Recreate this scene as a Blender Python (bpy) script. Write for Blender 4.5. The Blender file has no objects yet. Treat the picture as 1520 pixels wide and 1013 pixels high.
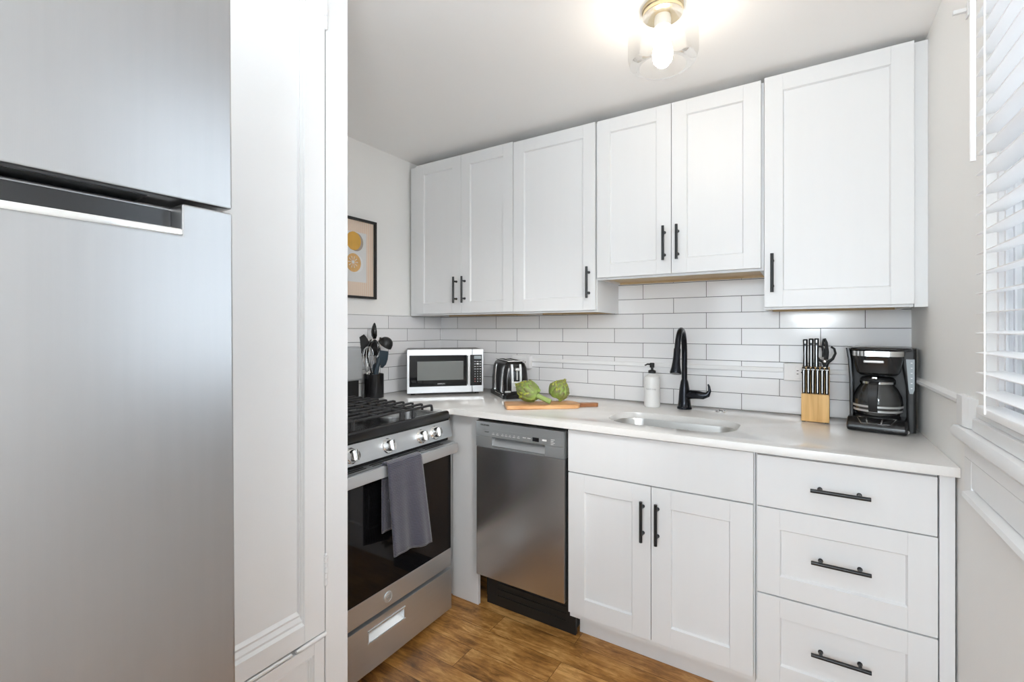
import bpy, bmesh, math, random
from mathutils import Vector, Matrix
random.seed(7)
SC = bpy.context.scene
COL = SC.collection
PI = math.pi

# ------------------------------------------------------------------ camera
cam_data = bpy.data.cameras.new('camera')
cam = bpy.data.objects.new('camera', cam_data)
COL.objects.link(cam)
cam.location = (1.9072, -2.3626, 1.2868)
cam.rotation_euler = (PI / 2, 0, 0.5625)
cam_data.sensor_width = 36
cam_data.lens = 690 / 1520 * 36
cam_data.shift_y = (489.22 - 506.5) / 1520
cam_data.clip_start = 0.01
SC.camera = cam

# ------------------------------------------------------------------ world, daylight, exposure
world = bpy.data.worlds.new('overcast_sky')
SC.world = world
world.use_nodes = True
bg = world.node_tree.nodes['Background']
bg.inputs[0].default_value = (0.82, 0.915, 1.0, 1)
bg.inputs[1].default_value = 5.5


def portal(name, loc, rot, sx, sy):
    l = bpy.data.lights.new(name, 'AREA')
    l.shape = 'RECTANGLE'
    l.size, l.size_y = sx, sy
    l.cycles.is_portal = True
    o = bpy.data.objects.new(name, l)
    COL.objects.link(o)
    o.location, o.rotation_euler = loc, rot


portal('window_daylight_portal', (2.40, -1.37, 1.63), (0, PI / 2, 0), 1.14, 0.97)
portal('rear_fill_portal', (1.30, -4.05, 1.45), (PI / 2, 0, PI), 1.9, 1.6)  # guides sky light through the added rear window
rl_data = bpy.data.lights.new('rear_fill_light', 'POINT')      # unseen fill light added behind the camera to even out brightness
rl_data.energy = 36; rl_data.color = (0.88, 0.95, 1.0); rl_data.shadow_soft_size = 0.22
rear_fill = bpy.data.objects.new('rear_fill_light', rl_data)
COL.objects.link(rear_fill); rear_fill.location = (1.98, -2.85, 1.48)
sp_data = bpy.data.lights.new('corner_fill_spot', 'SPOT')         # added fill spot without a fixture, brightens the range corner
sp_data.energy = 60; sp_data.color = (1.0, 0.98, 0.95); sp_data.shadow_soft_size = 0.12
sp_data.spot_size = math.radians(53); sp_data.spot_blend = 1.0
spot = bpy.data.objects.new('corner_fill_spot', sp_data)
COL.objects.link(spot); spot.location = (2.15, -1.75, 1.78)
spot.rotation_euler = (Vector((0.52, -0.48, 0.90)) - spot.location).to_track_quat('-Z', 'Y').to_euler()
SC.view_settings.view_transform = 'Standard'
SC.view_settings.look = 'None'
SC.view_settings.exposure = 0.18
SC.view_settings.gamma = 1
SC.view_settings.use_curve_mapping = False
SC.cycles.diffuse_bounces = 12
SC.cycles.max_bounces = 14
SC.cycles.transparent_max_bounces = 16

# ------------------------------------------------------------------ materials
def new_mat(name):
    m = bpy.data.materials.new(name)
    m.use_nodes = True
    nt = m.node_tree
    return m, nt, nt.nodes['Principled BSDF']


def mat(name, col, rough=0.5, metal=0.0, var=0.03, scale=6.0, bump=0.0, bscale=60.0, coat=0.0, stretch=(1, 1, 1), rvar=0.0):
    """principled material with a little procedural unevenness in colour, gloss and relief"""
    m, nt, p = new_mat(name)
    N, L = nt.nodes, nt.links
    p.inputs['Roughness'].default_value = rough
    p.inputs['Metallic'].default_value = metal
    p.inputs['Coat Weight'].default_value = coat
    tc = N.new('ShaderNodeTexCoord')
    mp = N.new('ShaderNodeMapping')
    mp.inputs['Scale'].default_value = stretch
    L.new(tc.outputs['Object'], mp.inputs['Vector'])
    nz = N.new('ShaderNodeTexNoise')
    nz.inputs['Scale'].default_value = scale
    nz.inputs['Detail'].default_value = 4
    L.new(mp.outputs[0], nz.inputs['Vector'])
    mr = N.new('ShaderNodeMapRange')
    mr.inputs['To Min'].default_value = 1 - var
    mr.inputs['To Max'].default_value = 1 + var
    L.new(nz.outputs[0], mr.inputs['Value'])
    mx = N.new('ShaderNodeVectorMath')
    mx.operation = 'SCALE'
    mx.inputs[0].default_value = col[:3]
    L.new(mr.outputs[0], mx.inputs['Scale'])
    L.new(mx.outputs[0], p.inputs['Base Color'])
    if rvar:
        m2 = N.new('ShaderNodeMapRange')
        m2.inputs['To Min'].default_value = rough - rvar
        m2.inputs['To Max'].default_value = rough + rvar
        L.new(nz.outputs[0], m2.inputs['Value'])
        L.new(m2.outputs[0], p.inputs['Roughness'])
    if bump:
        n2 = N.new('ShaderNodeTexNoise')
        n2.inputs['Scale'].default_value = bscale
        n2.inputs['Detail'].default_value = 3
        L.new(mp.outputs[0], n2.inputs['Vector'])
        b = N.new('ShaderNodeBump')
        b.inputs['Strength'].default_value = bump
        b.inputs['Distance'].default_value = 0.002
        L.new(n2.outputs[0], b.inputs['Height'])
        L.new(b.outputs[0], p.inputs['Normal'])
    return m


def tile_mat(name, axis, off):
    m, nt, p = new_mat(name)
    N, L = nt.nodes, nt.links
    tc = N.new('ShaderNodeTexCoord')
    sp = N.new('ShaderNodeSeparateXYZ')
    L.new(tc.outputs['Object'], sp.inputs[0])
    cb = N.new('ShaderNodeCombineXYZ')
    a = N.new('ShaderNodeMath'); a.operation = 'MULTIPLY_ADD'
    a.inputs[1].default_value = 1 if axis == 0 else -1
    a.inputs[2].default_value = off + 30.2
    L.new(sp.outputs[axis], a.inputs[0])
    z = N.new('ShaderNodeMath'); z.operation = 'ADD'
    z.inputs[1].default_value = -0.918 + 0.0747 * 10
    L.new(sp.outputs[2], z.inputs[0])
    L.new(a.outputs[0], cb.inputs[0]); L.new(z.outputs[0], cb.inputs[1])
    br = N.new('ShaderNodeTexBrick')
    br.inputs['Scale'].default_value = 1
    br.inputs['Brick Width'].default_value = 0.302
    br.inputs['Row Height'].default_value = 0.0747
    br.inputs['Mortar Size'].default_value = 0.0013
    br.inputs['Mortar Smooth'].default_value = 0.1
    br.offset = 0.5
    br.inputs['Color1'].default_value = (0.84, 0.84, 0.85, 1)
    br.inputs['Color2'].default_value = (0.81, 0.81, 0.825, 1)
    br.inputs['Mortar'].default_value = (0.10, 0.10, 0.105, 1)
    L.new(cb.outputs[0], br.inputs['Vector'])
    L.new(br.outputs['Color'], p.inputs['Base Color'])
    mr = N.new('ShaderNodeMapRange')
    mr.inputs['To Min'].default_value = 0.12; mr.inputs['To Max'].default_value = 0.8
    L.new(br.outputs['Fac'], mr.inputs['Value']); L.new(mr.outputs[0], p.inputs['Roughness'])
    nz = N.new('ShaderNodeTexNoise'); nz.inputs['Scale'].default_value = 14
    L.new(cb.outputs[0], nz.inputs['Vector'])
    ad = N.new('ShaderNodeMath'); ad.operation = 'MULTIPLY_ADD'; ad.inputs[1].default_value = -1.0
    L.new(br.outputs['Fac'], ad.inputs[0])
    n3 = N.new('ShaderNodeMath'); n3.operation = 'MULTIPLY'; n3.inputs[1].default_value = 0.25
    L.new(nz.outputs[0], n3.inputs[0]); L.new(n3.outputs[0], ad.inputs[2])
    b = N.new('ShaderNodeBump'); b.inputs['Strength'].default_value = 0.5; b.inputs['Distance'].default_value = 0.0012
    L.new(ad.outputs[0], b.inputs['Height']); L.new(b.outputs[0], p.inputs['Normal'])
    return m


def floor_mat():
    m, nt, p = new_mat('brown_wood_plank_floor')
    N, L = nt.nodes, nt.links
    tc = N.new('ShaderNodeTexCoord')
    br = N.new('ShaderNodeTexBrick')
    br.inputs['Scale'].default_value = 1
    br.inputs['Brick Width'].default_value = 0.92
    br.inputs['Row Height'].default_value = 0.122
    br.inputs['Mortar Size'].default_value = 0.0008
    br.offset = 0.37
    br.inputs['Color1'].default_value = (0, 0, 0, 1); br.inputs['Color2'].default_value = (1, 1, 1, 1)
    br.inputs['Mortar'].default_value = (0.0, 0.0, 0.0, 1)
    mp0 = N.new('ShaderNodeMapping'); mp0.inputs['Location'].default_value = (5.33, 8.06, 0)
    L.new(tc.outputs['Object'], mp0.inputs[0]); L.new(mp0.outputs[0], br.inputs['Vector'])
    # grain: noise stretched along the plank, shifted per plank
    mp = N.new('ShaderNodeMapping'); mp.inputs['Scale'].default_value = (1.0, 6.0, 1.0)
    sh = N.new('ShaderNodeVectorMath'); sh.operation = 'MULTIPLY_ADD'
    sh.inputs[1].default_value = (7.0, 3.0, 5.0)
    L.new(br.outputs['Color'], sh.inputs[0]); L.new(tc.outputs['Object'], sh.inputs[2])
    L.new(sh.outputs[0], mp.inputs[0])
    n1 = N.new('ShaderNodeTexNoise'); n1.inputs['Scale'].default_value = 7.0; n1.inputs['Detail'].default_value = 12
    n1.inputs['Roughness'].default_value = 0.75; n1.inputs['Distortion'].default_value = 0.7
    L.new(mp.outputs[0], n1.inputs['Vector'])
    n2 = N.new('ShaderNodeTexNoise'); n2.inputs['Scale'].default_value = 7.5; n2.inputs['Detail'].default_value = 3
    L.new(sh.outputs[0], n2.inputs['Vector'])
    a1 = N.new('ShaderNodeMath'); a1.operation = 'MULTIPLY_ADD'; a1.inputs[1].default_value = 0.22
    L.new(br.outputs['Color'], a1.inputs[0]); L.new(n1.outputs[0], a1.inputs[2])
    a2 = N.new('ShaderNodeMath'); a2.operation = 'MULTIPLY_ADD'; a2.inputs[1].default_value = 0.62
    L.new(n2.outputs[0], a2.inputs[0]); L.new(a1.outputs[0], a2.inputs[2])
    a3 = N.new('ShaderNodeMath'); a3.operation = 'MULTIPLY'; a3.inputs[1].default_value = 0.8; L.new(a2.outputs[0], a3.inputs[0])
    cr = N.new('ShaderNodeValToRGB')
    e = cr.color_ramp.elements
    e[0].position = 0.49; e[0].color = (0.045, 0.020, 0.008, 1)
    e[1].position = 0.92; e[1].color = (0.74, 0.42, 0.15, 1)
    for pos, c in ((0.64, (0.23, 0.098, 0.025, 1)), (0.77, (0.46, 0.215, 0.055, 1))):
        q = e.new(pos); q.color = c
    L.new(a3.outputs[0], cr.inputs[0])
    mm = N.new('ShaderNodeMix'); mm.data_type = 'RGBA'; mm.blend_type = 'MULTIPLY'
    L.new(cr.outputs[0], mm.inputs[6]); mm.inputs[7].default_value = (0.25, 0.2, 0.15, 1)
    L.new(br.outputs['Fac'], mm.inputs[0])
    L.new(mm.outputs[2], p.inputs['Base Color'])
    p.inputs['Roughness'].default_value = 0.38
    b = N.new('ShaderNodeBump'); b.inputs['Strength'].default_value = 0.15; b.inputs['Distance'].default_value = 0.001
    L.new(n1.outputs[0], b.inputs['Height']); L.new(b.outputs[0], p.inputs['Normal'])
    return m


def steel_mat(name, col, rough, stretch, bump=0.06, metal=0.85, var=0.04, rvar=0.03):
    m = mat(name, col, rough, metal, var=var, scale=3, stretch=stretch, rvar=rvar, bump=bump, bscale=40)
    return m


def wood_mat(name, c0, c1, stretch, scale=5.0, rough=0.45):
    m, nt, p = new_mat(name)
    N, L = nt.nodes, nt.links
    tc = N.new('ShaderNodeTexCoord'); mp = N.new('ShaderNodeMapping'); mp.inputs['Scale'].default_value = stretch
    L.new(tc.outputs['Object'], mp.inputs[0])
    nz = N.new('ShaderNodeTexNoise'); nz.inputs['Scale'].default_value = scale; nz.inputs['Detail'].default_value = 6
    nz.inputs['Distortion'].default_value = 0.6
    L.new(mp.outputs[0], nz.inputs['Vector'])
    cr = N.new('ShaderNodeValToRGB')
    cr.color_ramp.elements[0].position = 0.35; cr.color_ramp.elements[0].color = (*c0, 1)
    cr.color_ramp.elements[1].position = 0.65; cr.color_ramp.elements[1].color = (*c1, 1)
    L.new(nz.outputs[0], cr.inputs[0]); L.new(cr.outputs[0], p.inputs['Base Color'])
    p.inputs['Roughness'].default_value = rough
    return m


def glass_mat(name, tint=(1, 1, 1), refl=1.0, rough=0.0):
    """thin clear glass: light passes, fresnel reflections on top"""
    m = bpy.data.materials.new(name); m.use_nodes = True
    nt = m.node_tree; N, L = nt.nodes, nt.links
    N.remove(N['Principled BSDF'])
    t = N.new('ShaderNodeBsdfTransparent'); t.inputs[0].default_value = (*tint, 1)
    g = N.new('ShaderNodeBsdfGlossy'); g.inputs['Roughness'].default_value = rough
    f = N.new('ShaderNodeFresnel'); f.inputs[0].default_value = 1.45
    k = N.new('ShaderNodeMath'); k.operation = 'MULTIPLY'; k.inputs[1].default_value = refl
    L.new(f.outputs[0], k.inputs[0])
    x = N.new('ShaderNodeMixShader')
    L.new(k.outputs[0], x.inputs[0]); L.new(t.outputs[0], x.inputs[1]); L.new(g.outputs[0], x.inputs[2])
    L.new(x.outputs[0], N['Material Output'].inputs[0])
    return m


def emit_mat(name, col, s):
    m, nt, p = new_mat(name)
    p.inputs['Base Color'].default_value = (*col, 1)
    p.inputs['Emission Color'].default_value = (*col, 1)
    p.inputs['Emission Strength'].default_value = s
    return m


def stripe_mat(name, ca, cb, axis, freq, rough=0.7, bump=0.0):
    m, nt, p = new_mat(name)
    N, L = nt.nodes, nt.links
    tc = N.new('ShaderNodeTexCoord')
    w = N.new('ShaderNodeTexWave'); w.bands_direction = axis; w.inputs['Scale'].default_value = freq
    w.inputs['Distortion'].default_value = 0.15
    L.new(tc.outputs['UV' if bump else 'Object'], w.inputs['Vector'])
    mx = N.new('ShaderNodeMix'); mx.data_type = 'RGBA'
    mx.inputs[6].default_value = (*ca, 1); mx.inputs[7].default_value = (*cb, 1)
    L.new(w.outputs['Fac'], mx.inputs[0]); L.new(mx.outputs[2], p.inputs['Base Color'])
    p.inputs['Roughness'].default_value = rough
    if bump:
        p.inputs['Sheen Weight'].default_value = 0.4
        b = N.new('ShaderNodeBump'); b.inputs['Strength'].default_value = bump; b.inputs['Distance'].default_value = 0.003
        L.new(w.outputs['Fac'], b.inputs['Height']); L.new(b.outputs[0], p.inputs['Normal'])
    return m


M = dict(
    cab=mat('white_cabinet_paint', (0.75, 0.76, 0.77), 0.38, var=0.012, scale=40, stretch=(1, 1, 0.05)),
    wall=mat('warm_white_wall_paint', (0.86, 0.855, 0.84), 0.6, var=0.02, scale=3, bump=0.12, bscale=12),
    ceil=mat('white_ceiling_paint', (0.92, 0.915, 0.905), 0.7, var=0.02, scale=2, bump=0.25, bscale=4),
    trim=mat('gloss_white_trim_paint', (0.81, 0.815, 0.82), 0.42, var=0.02, scale=5, bump=0.15, bscale=14, stretch=(1, 1, 0.3)),
    quartz=mat('pale_quartz', (0.75, 0.738, 0.72), 0.14, var=0.03, scale=120),
    steel=steel_mat('brushed_steel', (0.62, 0.64, 0.66), 0.40, (1, 1, 30)),
    steelv=steel_mat('vertical_brushed_steel', (0.60, 0.605, 0.61), 0.27, (30, 1, 1), metal=0.95, bump=0, var=0.015, rvar=0.008),
    fridge=steel_mat('satin_fridge_steel', (0.41, 0.405, 0.405), 0.30, (1, 30, 1), bump=0.02, metal=1.0),
    sink=steel_mat('sink_steel', (0.62, 0.61, 0.59), 0.28, (6, 1, 1)),
    tang=mat('knife_steel', (0.42, 0.42, 0.42), 0.3, 1.0),
    chrome=mat('bright_chrome', (0.85, 0.85, 0.84), 0.12, 1.0),
    silver=mat('silver_paint', (0.62, 0.63, 0.63), 0.35, 0.6),
    black=mat('gloss_black', (0.012, 0.012, 0.013), 0.18),
    satin=mat('satin_black', (0.012, 0.012, 0.0125), 0.45),
    matte=mat('matte_black_iron', (0.022, 0.022, 0.024), 0.55, bump=0.2, bscale=120),
    handle=mat('black_handle_metal', (0.020, 0.021, 0.023), 0.32, 0.3),
    glassblk=mat('black_oven_glass', (0.006, 0.006, 0.007), 0.05),
    dark=mat('dark_void', (0.008, 0.008, 0.008), 0.8),
    ply=wood_mat('raw_plywood', (0.50, 0.36, 0.19), (0.66, 0.50, 0.30), (1, 12, 1)),
    block=wood_mat('pale_pine', (0.62, 0.34, 0.10), (0.80, 0.50, 0.19), (14, 3, 1), 4),
    board=wood_mat('acacia_board', (0.50, 0.235, 0.085), (0.76, 0.44, 0.21), (2, 14, 14), 4),
    boardend=wood_mat('acacia_handle', (0.25, 0.095, 0.035), (0.45, 0.20, 0.08), (2, 14, 14), 4),
    glass=glass_mat('clear_glass', (0.97, 0.975, 0.97)),
    carafe=glass_mat('carafe_glass', (0.93, 0.92, 0.90), 2.2),
    lampglass=glass_mat('lamp_glass', (0.995, 0.99, 0.98), 0.45),
    nickel=mat('brushed_champagne_nickel', (0.72, 0.60, 0.40), 0.25, 1.0),
    bulb=emit_mat('glowing_bulb', (1.0, 0.89, 0.75), 44),
    bulbbase=mat('lamp_socket_white', (0.75, 0.73, 0.68), 0.4),
    white=mat('white_plastic', (0.84, 0.84, 0.845), 0.4),
    blind=mat('white_blind_vinyl', (0.93, 0.93, 0.935), 0.45),
    vinyl=mat('white_window_vinyl', (0.84, 0.84, 0.85), 0.4),
    bronze=mat('oil_rubbed_black_bronze', (0.020, 0.022, 0.028), 0.22, 0.7),
    soap=mat('frosted_white_bottle', (0.80, 0.80, 0.79), 0.45),
    bluegrey=mat('blue_grey_silicone', (0.025, 0.042, 0.058), 0.5),
    towel=stripe_mat('ribbed_slate_towel', (0.036, 0.035, 0.055), (0.078, 0.075, 0.108), 'Y', 22, 0.95, bump=0.6),
    grey=mat('grey_text', (0.35, 0.36, 0.36), 0.5),
    ltext=mat('pale_text', (0.80, 0.80, 0.80), 0.5),
    dtext=mat('dark_text', (0.03, 0.03, 0.03), 0.5),
    red=mat('red_button', (0.35, 0.10, 0.10), 0.5),
    lcd=mat('grey_display', (0.30, 0.34, 0.36), 0.3),
    mwglass=mat('grey_screen_glass', (0.17, 0.18, 0.175), 0.12),
    strip=mat('grey_control_strip', (0.33, 0.345, 0.35), 0.35, 0.5),
    paper=stripe_mat('striped_paper', (0.80, 0.72, 0.62), (0.78, 0.56, 0.42), 'Y', 24),
    mount=mat('pale_mount', (0.74, 0.74, 0.73), 0.7),
    orange=mat('orange_print', (0.76, 0.43, 0.085), 0.7, var=0.2, scale=18),
    orange2=mat('cut_orange_print', (0.72, 0.44, 0.18), 0.7, var=0.2, scale=60),
    shade=mat('grey_brown_print', (0.42, 0.36, 0.30), 0.7),
    frame=mat('black_frame', (0.018, 0.018, 0.018), 0.4),
    stem=mat('artichoke_stem', (0.30, 0.40, 0.12), 0.55, var=0.25, scale=40),
    fridgeside=mat('grey_fridge_side', (0.25, 0.25, 0.26), 0.5),
    tile_back=tile_mat('subway_tile_back', 0, 0.0),
    tile_left=tile_mat('subway_tile_left', 1, -0.1592),
    floor=floor_mat(),
    siding=stripe_mat('sky_blocker_siding', (0.70, 0.71, 0.73), (0.76, 0.77, 0.79), 'Z', 4),
)


def artichoke_mat():
    m, nt, p = new_mat('artichoke_bracts')
    N, L = nt.nodes, nt.links
    tc = N.new('ShaderNodeTexCoord')
    nz = N.new('ShaderNodeTexNoise'); nz.inputs['Scale'].default_value = 28; nz.inputs['Detail'].default_value = 4
    L.new(tc.outputs['Object'], nz.inputs['Vector'])
    uv = N.new('ShaderNodeSeparateXYZ'); L.new(tc.outputs['UV'], uv.inputs[0])
    a = N.new('ShaderNodeMath'); a.operation = 'MULTIPLY_ADD'; a.inputs[1].default_value = 0.6
    L.new(uv.outputs[1], a.inputs[0]); L.new(nz.outputs[0], a.inputs[2])
    cr = N.new('ShaderNodeValToRGB')
    e = cr.color_ramp.elements
    e[0].position = 0.35; e[0].color = (0.32, 0.42, 0.13, 1)
    e[1].position = 1.16; e[1].color = (0.17, 0.15, 0.07, 1)
    for pos, c in ((0.62, (0.22, 0.32, 0.06, 1)), (1.04, (0.33, 0.36, 0.045, 1))):
        q = e.new(pos); q.color = c
    L.new(a.outputs[0], cr.inputs[0]); L.new(cr.outputs[0], p.inputs['Base Color'])
    p.inputs['Roughness'].default_value = 0.5
    return m


M['bract'] = artichoke_mat()
M['glassblk'].node_tree.nodes['Principled BSDF'].inputs['Specular IOR Level'].default_value = 0.32

# ------------------------------------------------------------------ building helpers
WM = {}


class MB:
    """collects shapes, builds them as one mesh object"""
    def __init__(self):
        self.bm = bmesh.new()
        self.bev = False

    def _add(self, tb, mtx=None):
        if mtx is not None:
            bmesh.ops.transform(tb, matrix=mtx, verts=tb.verts)
        me = bpy.data.meshes.new('tmp')
        tb.to_mesh(me); tb.free()
        self.bm.from_mesh(me)
        bpy.data.meshes.remove(me)
        return self

    def box(self, x0, x1, y0, y1, z0, z1, bev=0.0, seg=2, mtx=None):
        tb = bmesh.new()
        bmesh.ops.create_cube(tb, size=1)
        sx, sy, sz = abs(x1 - x0), abs(y1 - y0), abs(z1 - z0)
        for v in tb.verts:
            v.co = Vector(((x0 + x1) / 2 + v.co.x * sx, (y0 + y1) / 2 + v.co.y * sy, (z0 + z1) / 2 + v.co.z * sz))
        if bev:
            self.bev = True
            bmesh.ops.bevel(tb, geom=tb.edges[:], offset=min(bev, 0.45 * min(sx, sy, sz)), segments=seg, profile=0.5, affect='EDGES')
        return self._add(tb, mtx)

    def tube(self, pts, r, seg=12, caps=True, mtx=None, closed=False):
        """round bar through points; r a number or one per point"""
        pts = [Vector(p) for p in pts]
        n = len(pts)
        rs = r if isinstance(r, (list, tuple)) else [r] * n
        tb = bmesh.new()
        rings = []
        prev = None
        for i, p in enumerate(pts):
            if closed:
                t = pts[(i + 1) % n] - pts[i - 1]
            else:
                t = (pts[min(i + 1, n - 1)] - pts[max(i - 1, 0)])
            t.normalize()
            if prev is None:
                a = Vector((0, 0, 1)) if abs(t.z) < 0.9 else Vector((1, 0, 0))
                u = t.cross(a).normalized()
            else:
                u = (prev - t * prev.dot(t)).normalized()
            prev = u
            w = t.cross(u)
            rings.append([tb.verts.new(p + (u * math.cos(2 * PI * k / seg) + w * math.sin(2 * PI * k / seg)) * rs[i]) for k in range(seg)])
        m = n if closed else n - 1
        for i in range(m):
            A, B = rings[i], rings[(i + 1) % n]
            for k in range(seg):
                tb.faces.new((A[k], A[(k + 1) % seg], B[(k + 1) % seg], B[k]))
        if caps and not closed:
            tb.faces.new(rings[0][::-1]); tb.faces.new(rings[-1])
        bmesh.ops.recalc_face_normals(tb, faces=tb.faces)
        return self._add(tb, mtx)

    def lathe(self, prof, c=(0, 0, 0), seg=32, mtx=None, caps=True):
        tb = bmesh.new()
        rings = []
        for r, z in prof:
            rings.append([tb.verts.new((c[0] + r * math.cos(2 * PI * k / seg), c[1] + r * math.sin(2 * PI * k / seg), c[2] + z)) for k in range(seg)])
        for A, B in zip(rings, rings[1:]):
            for k in range(seg):
                tb.faces.new((A[k], A[(k + 1) % seg], B[(k + 1) % seg], B[k]))
        if caps:
            tb.faces.new(rings[0][::-1]); tb.faces.new(rings[-1])
        return self._add(tb, mtx)

    def prism(self, poly, a0, a1, axis='z', mtx=None, bev=0.0):
        """polygon extruded: axis z -> (x,y); y -> (x,z); x -> (y,z)"""
        tb = bmesh.new()

        def P(p, a):
            return {'z': (p[0], p[1], a), 'y': (p[0], a, p[1]), 'x': (a, p[0], p[1])}[axis]
        A = [tb.verts.new(P(p, a0)) for p in poly]
        B = [tb.verts.new(P(p, a1)) for p in poly]
        n = len(poly)
        tb.faces.new(A); tb.faces.new(B[::-1])
        for k in range(n):
            tb.faces.new((A[k], B[k], B[(k + 1) % n], A[(k + 1) % n]))
        bmesh.ops.recalc_face_normals(tb, faces=tb.faces)
        if bev:
            self.bev = True
            bmesh.ops.bevel(tb, geom=tb.edges[:], offset=bev, segments=2, profile=0.5, affect='EDGES')
        return self._add(tb, mtx)

    def sphere(self, c, r, sc=(1, 1, 1), seg=20, mtx=None):
        tb = bmesh.new()
        bmesh.ops.create_uvsphere(tb, u_segments=seg, v_segments=seg // 2 + 2, radius=r)
        for v in tb.verts:
            v.co = Vector((c[0] + v.co.x * sc[0], c[1] + v.co.y * sc[1], c[2] + v.co.z * sc[2]))
        return self._add(tb, mtx)

    def loft(self, loops, cap0=True, cap1=True, mtx=None):
        tb = bmesh.new()
        R = [[tb.verts.new(p) for p in lp] for lp in loops]
        n = len(R[0])
        for A, B in zip(R, R[1:]):
            for k in range(n):
                tb.faces.new((A[k], A[(k + 1) % n], B[(k + 1) % n], B[k]))
        if cap0: tb.faces.new(R[0][::-1])
        if cap1: tb.faces.new(R[-1])
        bmesh.ops.recalc_face_normals(tb, faces=tb.faces)
        return self._add(tb, mtx)

    def build(self, name, m, parent=None, smooth=True, angle=35, local=False):
        me = bpy.data.meshes.new(name)
        self.bm.to_mesh(me); self.bm.free()
        W = WM.get(parent.name, Matrix()) if parent else Matrix()
        if parent and not local:
            me.transform(W.inverted())
        me.materials.append(m)
        if smooth:
            for p in me.polygons: p.use_smooth = True
            me.set_sharp_from_angle(angle=math.radians(angle))
        o = bpy.data.objects.new(name, me)
        COL.objects.link(o)
        if smooth and self.bev:
            wn = o.modifiers.new('even_shading', 'WEIGHTED_NORMAL'); wn.keep_sharp = True
        if parent: o.parent = parent
        WM[o.name] = W
        return o


def tag(o, label, cat, group=None):
    o['label'] = label; o['category'] = cat
    if group: o['group'] = group
    return o


def thing(name, label, cat, loc=(0, 0, 0), rz=0.0, group=None, rot=None):
    o = bpy.data.objects.new(name, None)
    o.empty_display_size = 0.05
    COL.objects.link(o)
    o.location = loc
    o.rotation_euler = rot if rot else (0, 0, rz)
    tag(o, label, cat, group)
    WM[o.name] = Matrix.Translation(loc) @ o.rotation_euler.to_matrix().to_4x4()
    return o


def struct(name, mb, m, parent=None, smooth=True):
    o = mb.build(name, m, parent, smooth)
    if parent is None: o['kind'] = 'structure'
    return o


def text(name, s, size, m, parent, origin, right, up, local=False, align='CENTER', depth=0.0004, sx=1.0):
    cu = bpy.data.curves.new('tmp_text', 'FONT')
    cu.body = s; cu.size = size; cu.extrude = depth; cu.align_x = align; cu.align_y = 'CENTER'
    o = bpy.data.objects.new('tmp_text', cu)
    COL.objects.link(o)
    dg = bpy.context.evaluated_depsgraph_get()
    me = bpy.data.meshes.new_from_object(o.evaluated_get(dg))
    bpy.data.objects.remove(o); bpy.data.curves.remove(cu)
    r, u = Vector(right).normalized(), Vector(up).normalized()
    n = r.cross(u)
    mt = Matrix(((r.x * sx, u.x, n.x, origin[0]), (r.y * sx, u.y, n.y, origin[1]), (r.z * sx, u.z, n.z, origin[2]), (0, 0, 0, 1)))
    me.transform(mt)
    b = MB(); b.bm.from_mesh(me); bpy.data.meshes.remove(me)
    return b.build(name, m, parent, smooth=False, local=local)


def rrect(x0, x1, y0, y1, r, z, n=8, rs=None):
    """rounded rectangle loop, counter-clockwise"""
    pts = []
    rs = rs or [r] * 4
    for (cx, cy, a0), rr in zip(((x1, y1, 0), (x0, y1, 90), (x0, y0, 180), (x1, y0, 270)), rs):
        sx = -1 if cx == x1 else 1
        sy = -1 if cy == y1 else 1
        for k in range(n + 1):
            a = math.radians(a0 + 90 * k / n)
            pts.append((cx + sx * rr + rr * math.cos(a), cy + sy * rr + rr * math.sin(a), z))
    return pts


def bez(p0, p1, p2, p3, n=12):
    P = [Vector(p) for p in (p0, p1, p2, p3)]
    out = []
    for i in range(n + 1):
        t = i / n
        out.append(P[0] * (1 - t) ** 3 + P[1] * 3 * t * (1 - t) ** 2 + P[2] * 3 * t * t * (1 - t) + P[3] * t ** 3)
    return out


# ================================================================== THE ROOM
XL, XR = -0.146, 2.258          # side wall planes
ZC = 0.918                      # worktop height
YREAR = -4.0
struct('floor', MB().box(-0.3, 2.40, YREAR - 0.15, 0.15, -0.06, 0.0), M['floor'], smooth=False)
b = MB()
b.prism([(-0.3, 2.314), (2.45, 2.284), (2.45, 2.40), (-0.3, 2.40)], YREAR - 0.15, 0.15, 'y')
struct('ceiling', b, M['ceil'], smooth=False)
struct('wall_back', MB().box(-0.3, 2.42, 0.006, 0.15, 0, 2.40), M['wall'], smooth=False)
struct('wall_left', MB().box(-0.3, XL, -1.50, 0.006, 0, 2.40), M['wall'], smooth=False)
# window wall with its opening
WY0, WY1, WZ0, WZ1 = -1.85, -0.885, 1.06, 2.20
b = MB()
b.box(XR, 2.42, WY1, 0.006, 0, 2.40)
b.box(XR, 2.42, YREAR, WY0, 0, 2.40)
b.box(XR, 2.42, WY0, WY1, 0, WZ0)
b.box(XR, 2.42, WY0, WY1, WZ1, 2.40)
struct('wall_right', b, M['wall'], smooth=False)
# closet partition beside the range, then the wall behind the refrigerator
XP = 0.815
b = MB()
b.box(-0.3, XP, -1.572, -1.502, 0, 2.40)
b.box(0.40, XP - 0.03, -2.00, -1.572, 0, 2.40)
b.box(XP - 0.03, XP, -2.00, -1.572, 2.262, 2.40)
b.box(0.30, 0.50, YREAR, -2.00, 0, 2.40)
struct('wall_pantry', b, M['trim'], smooth=False)
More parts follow.
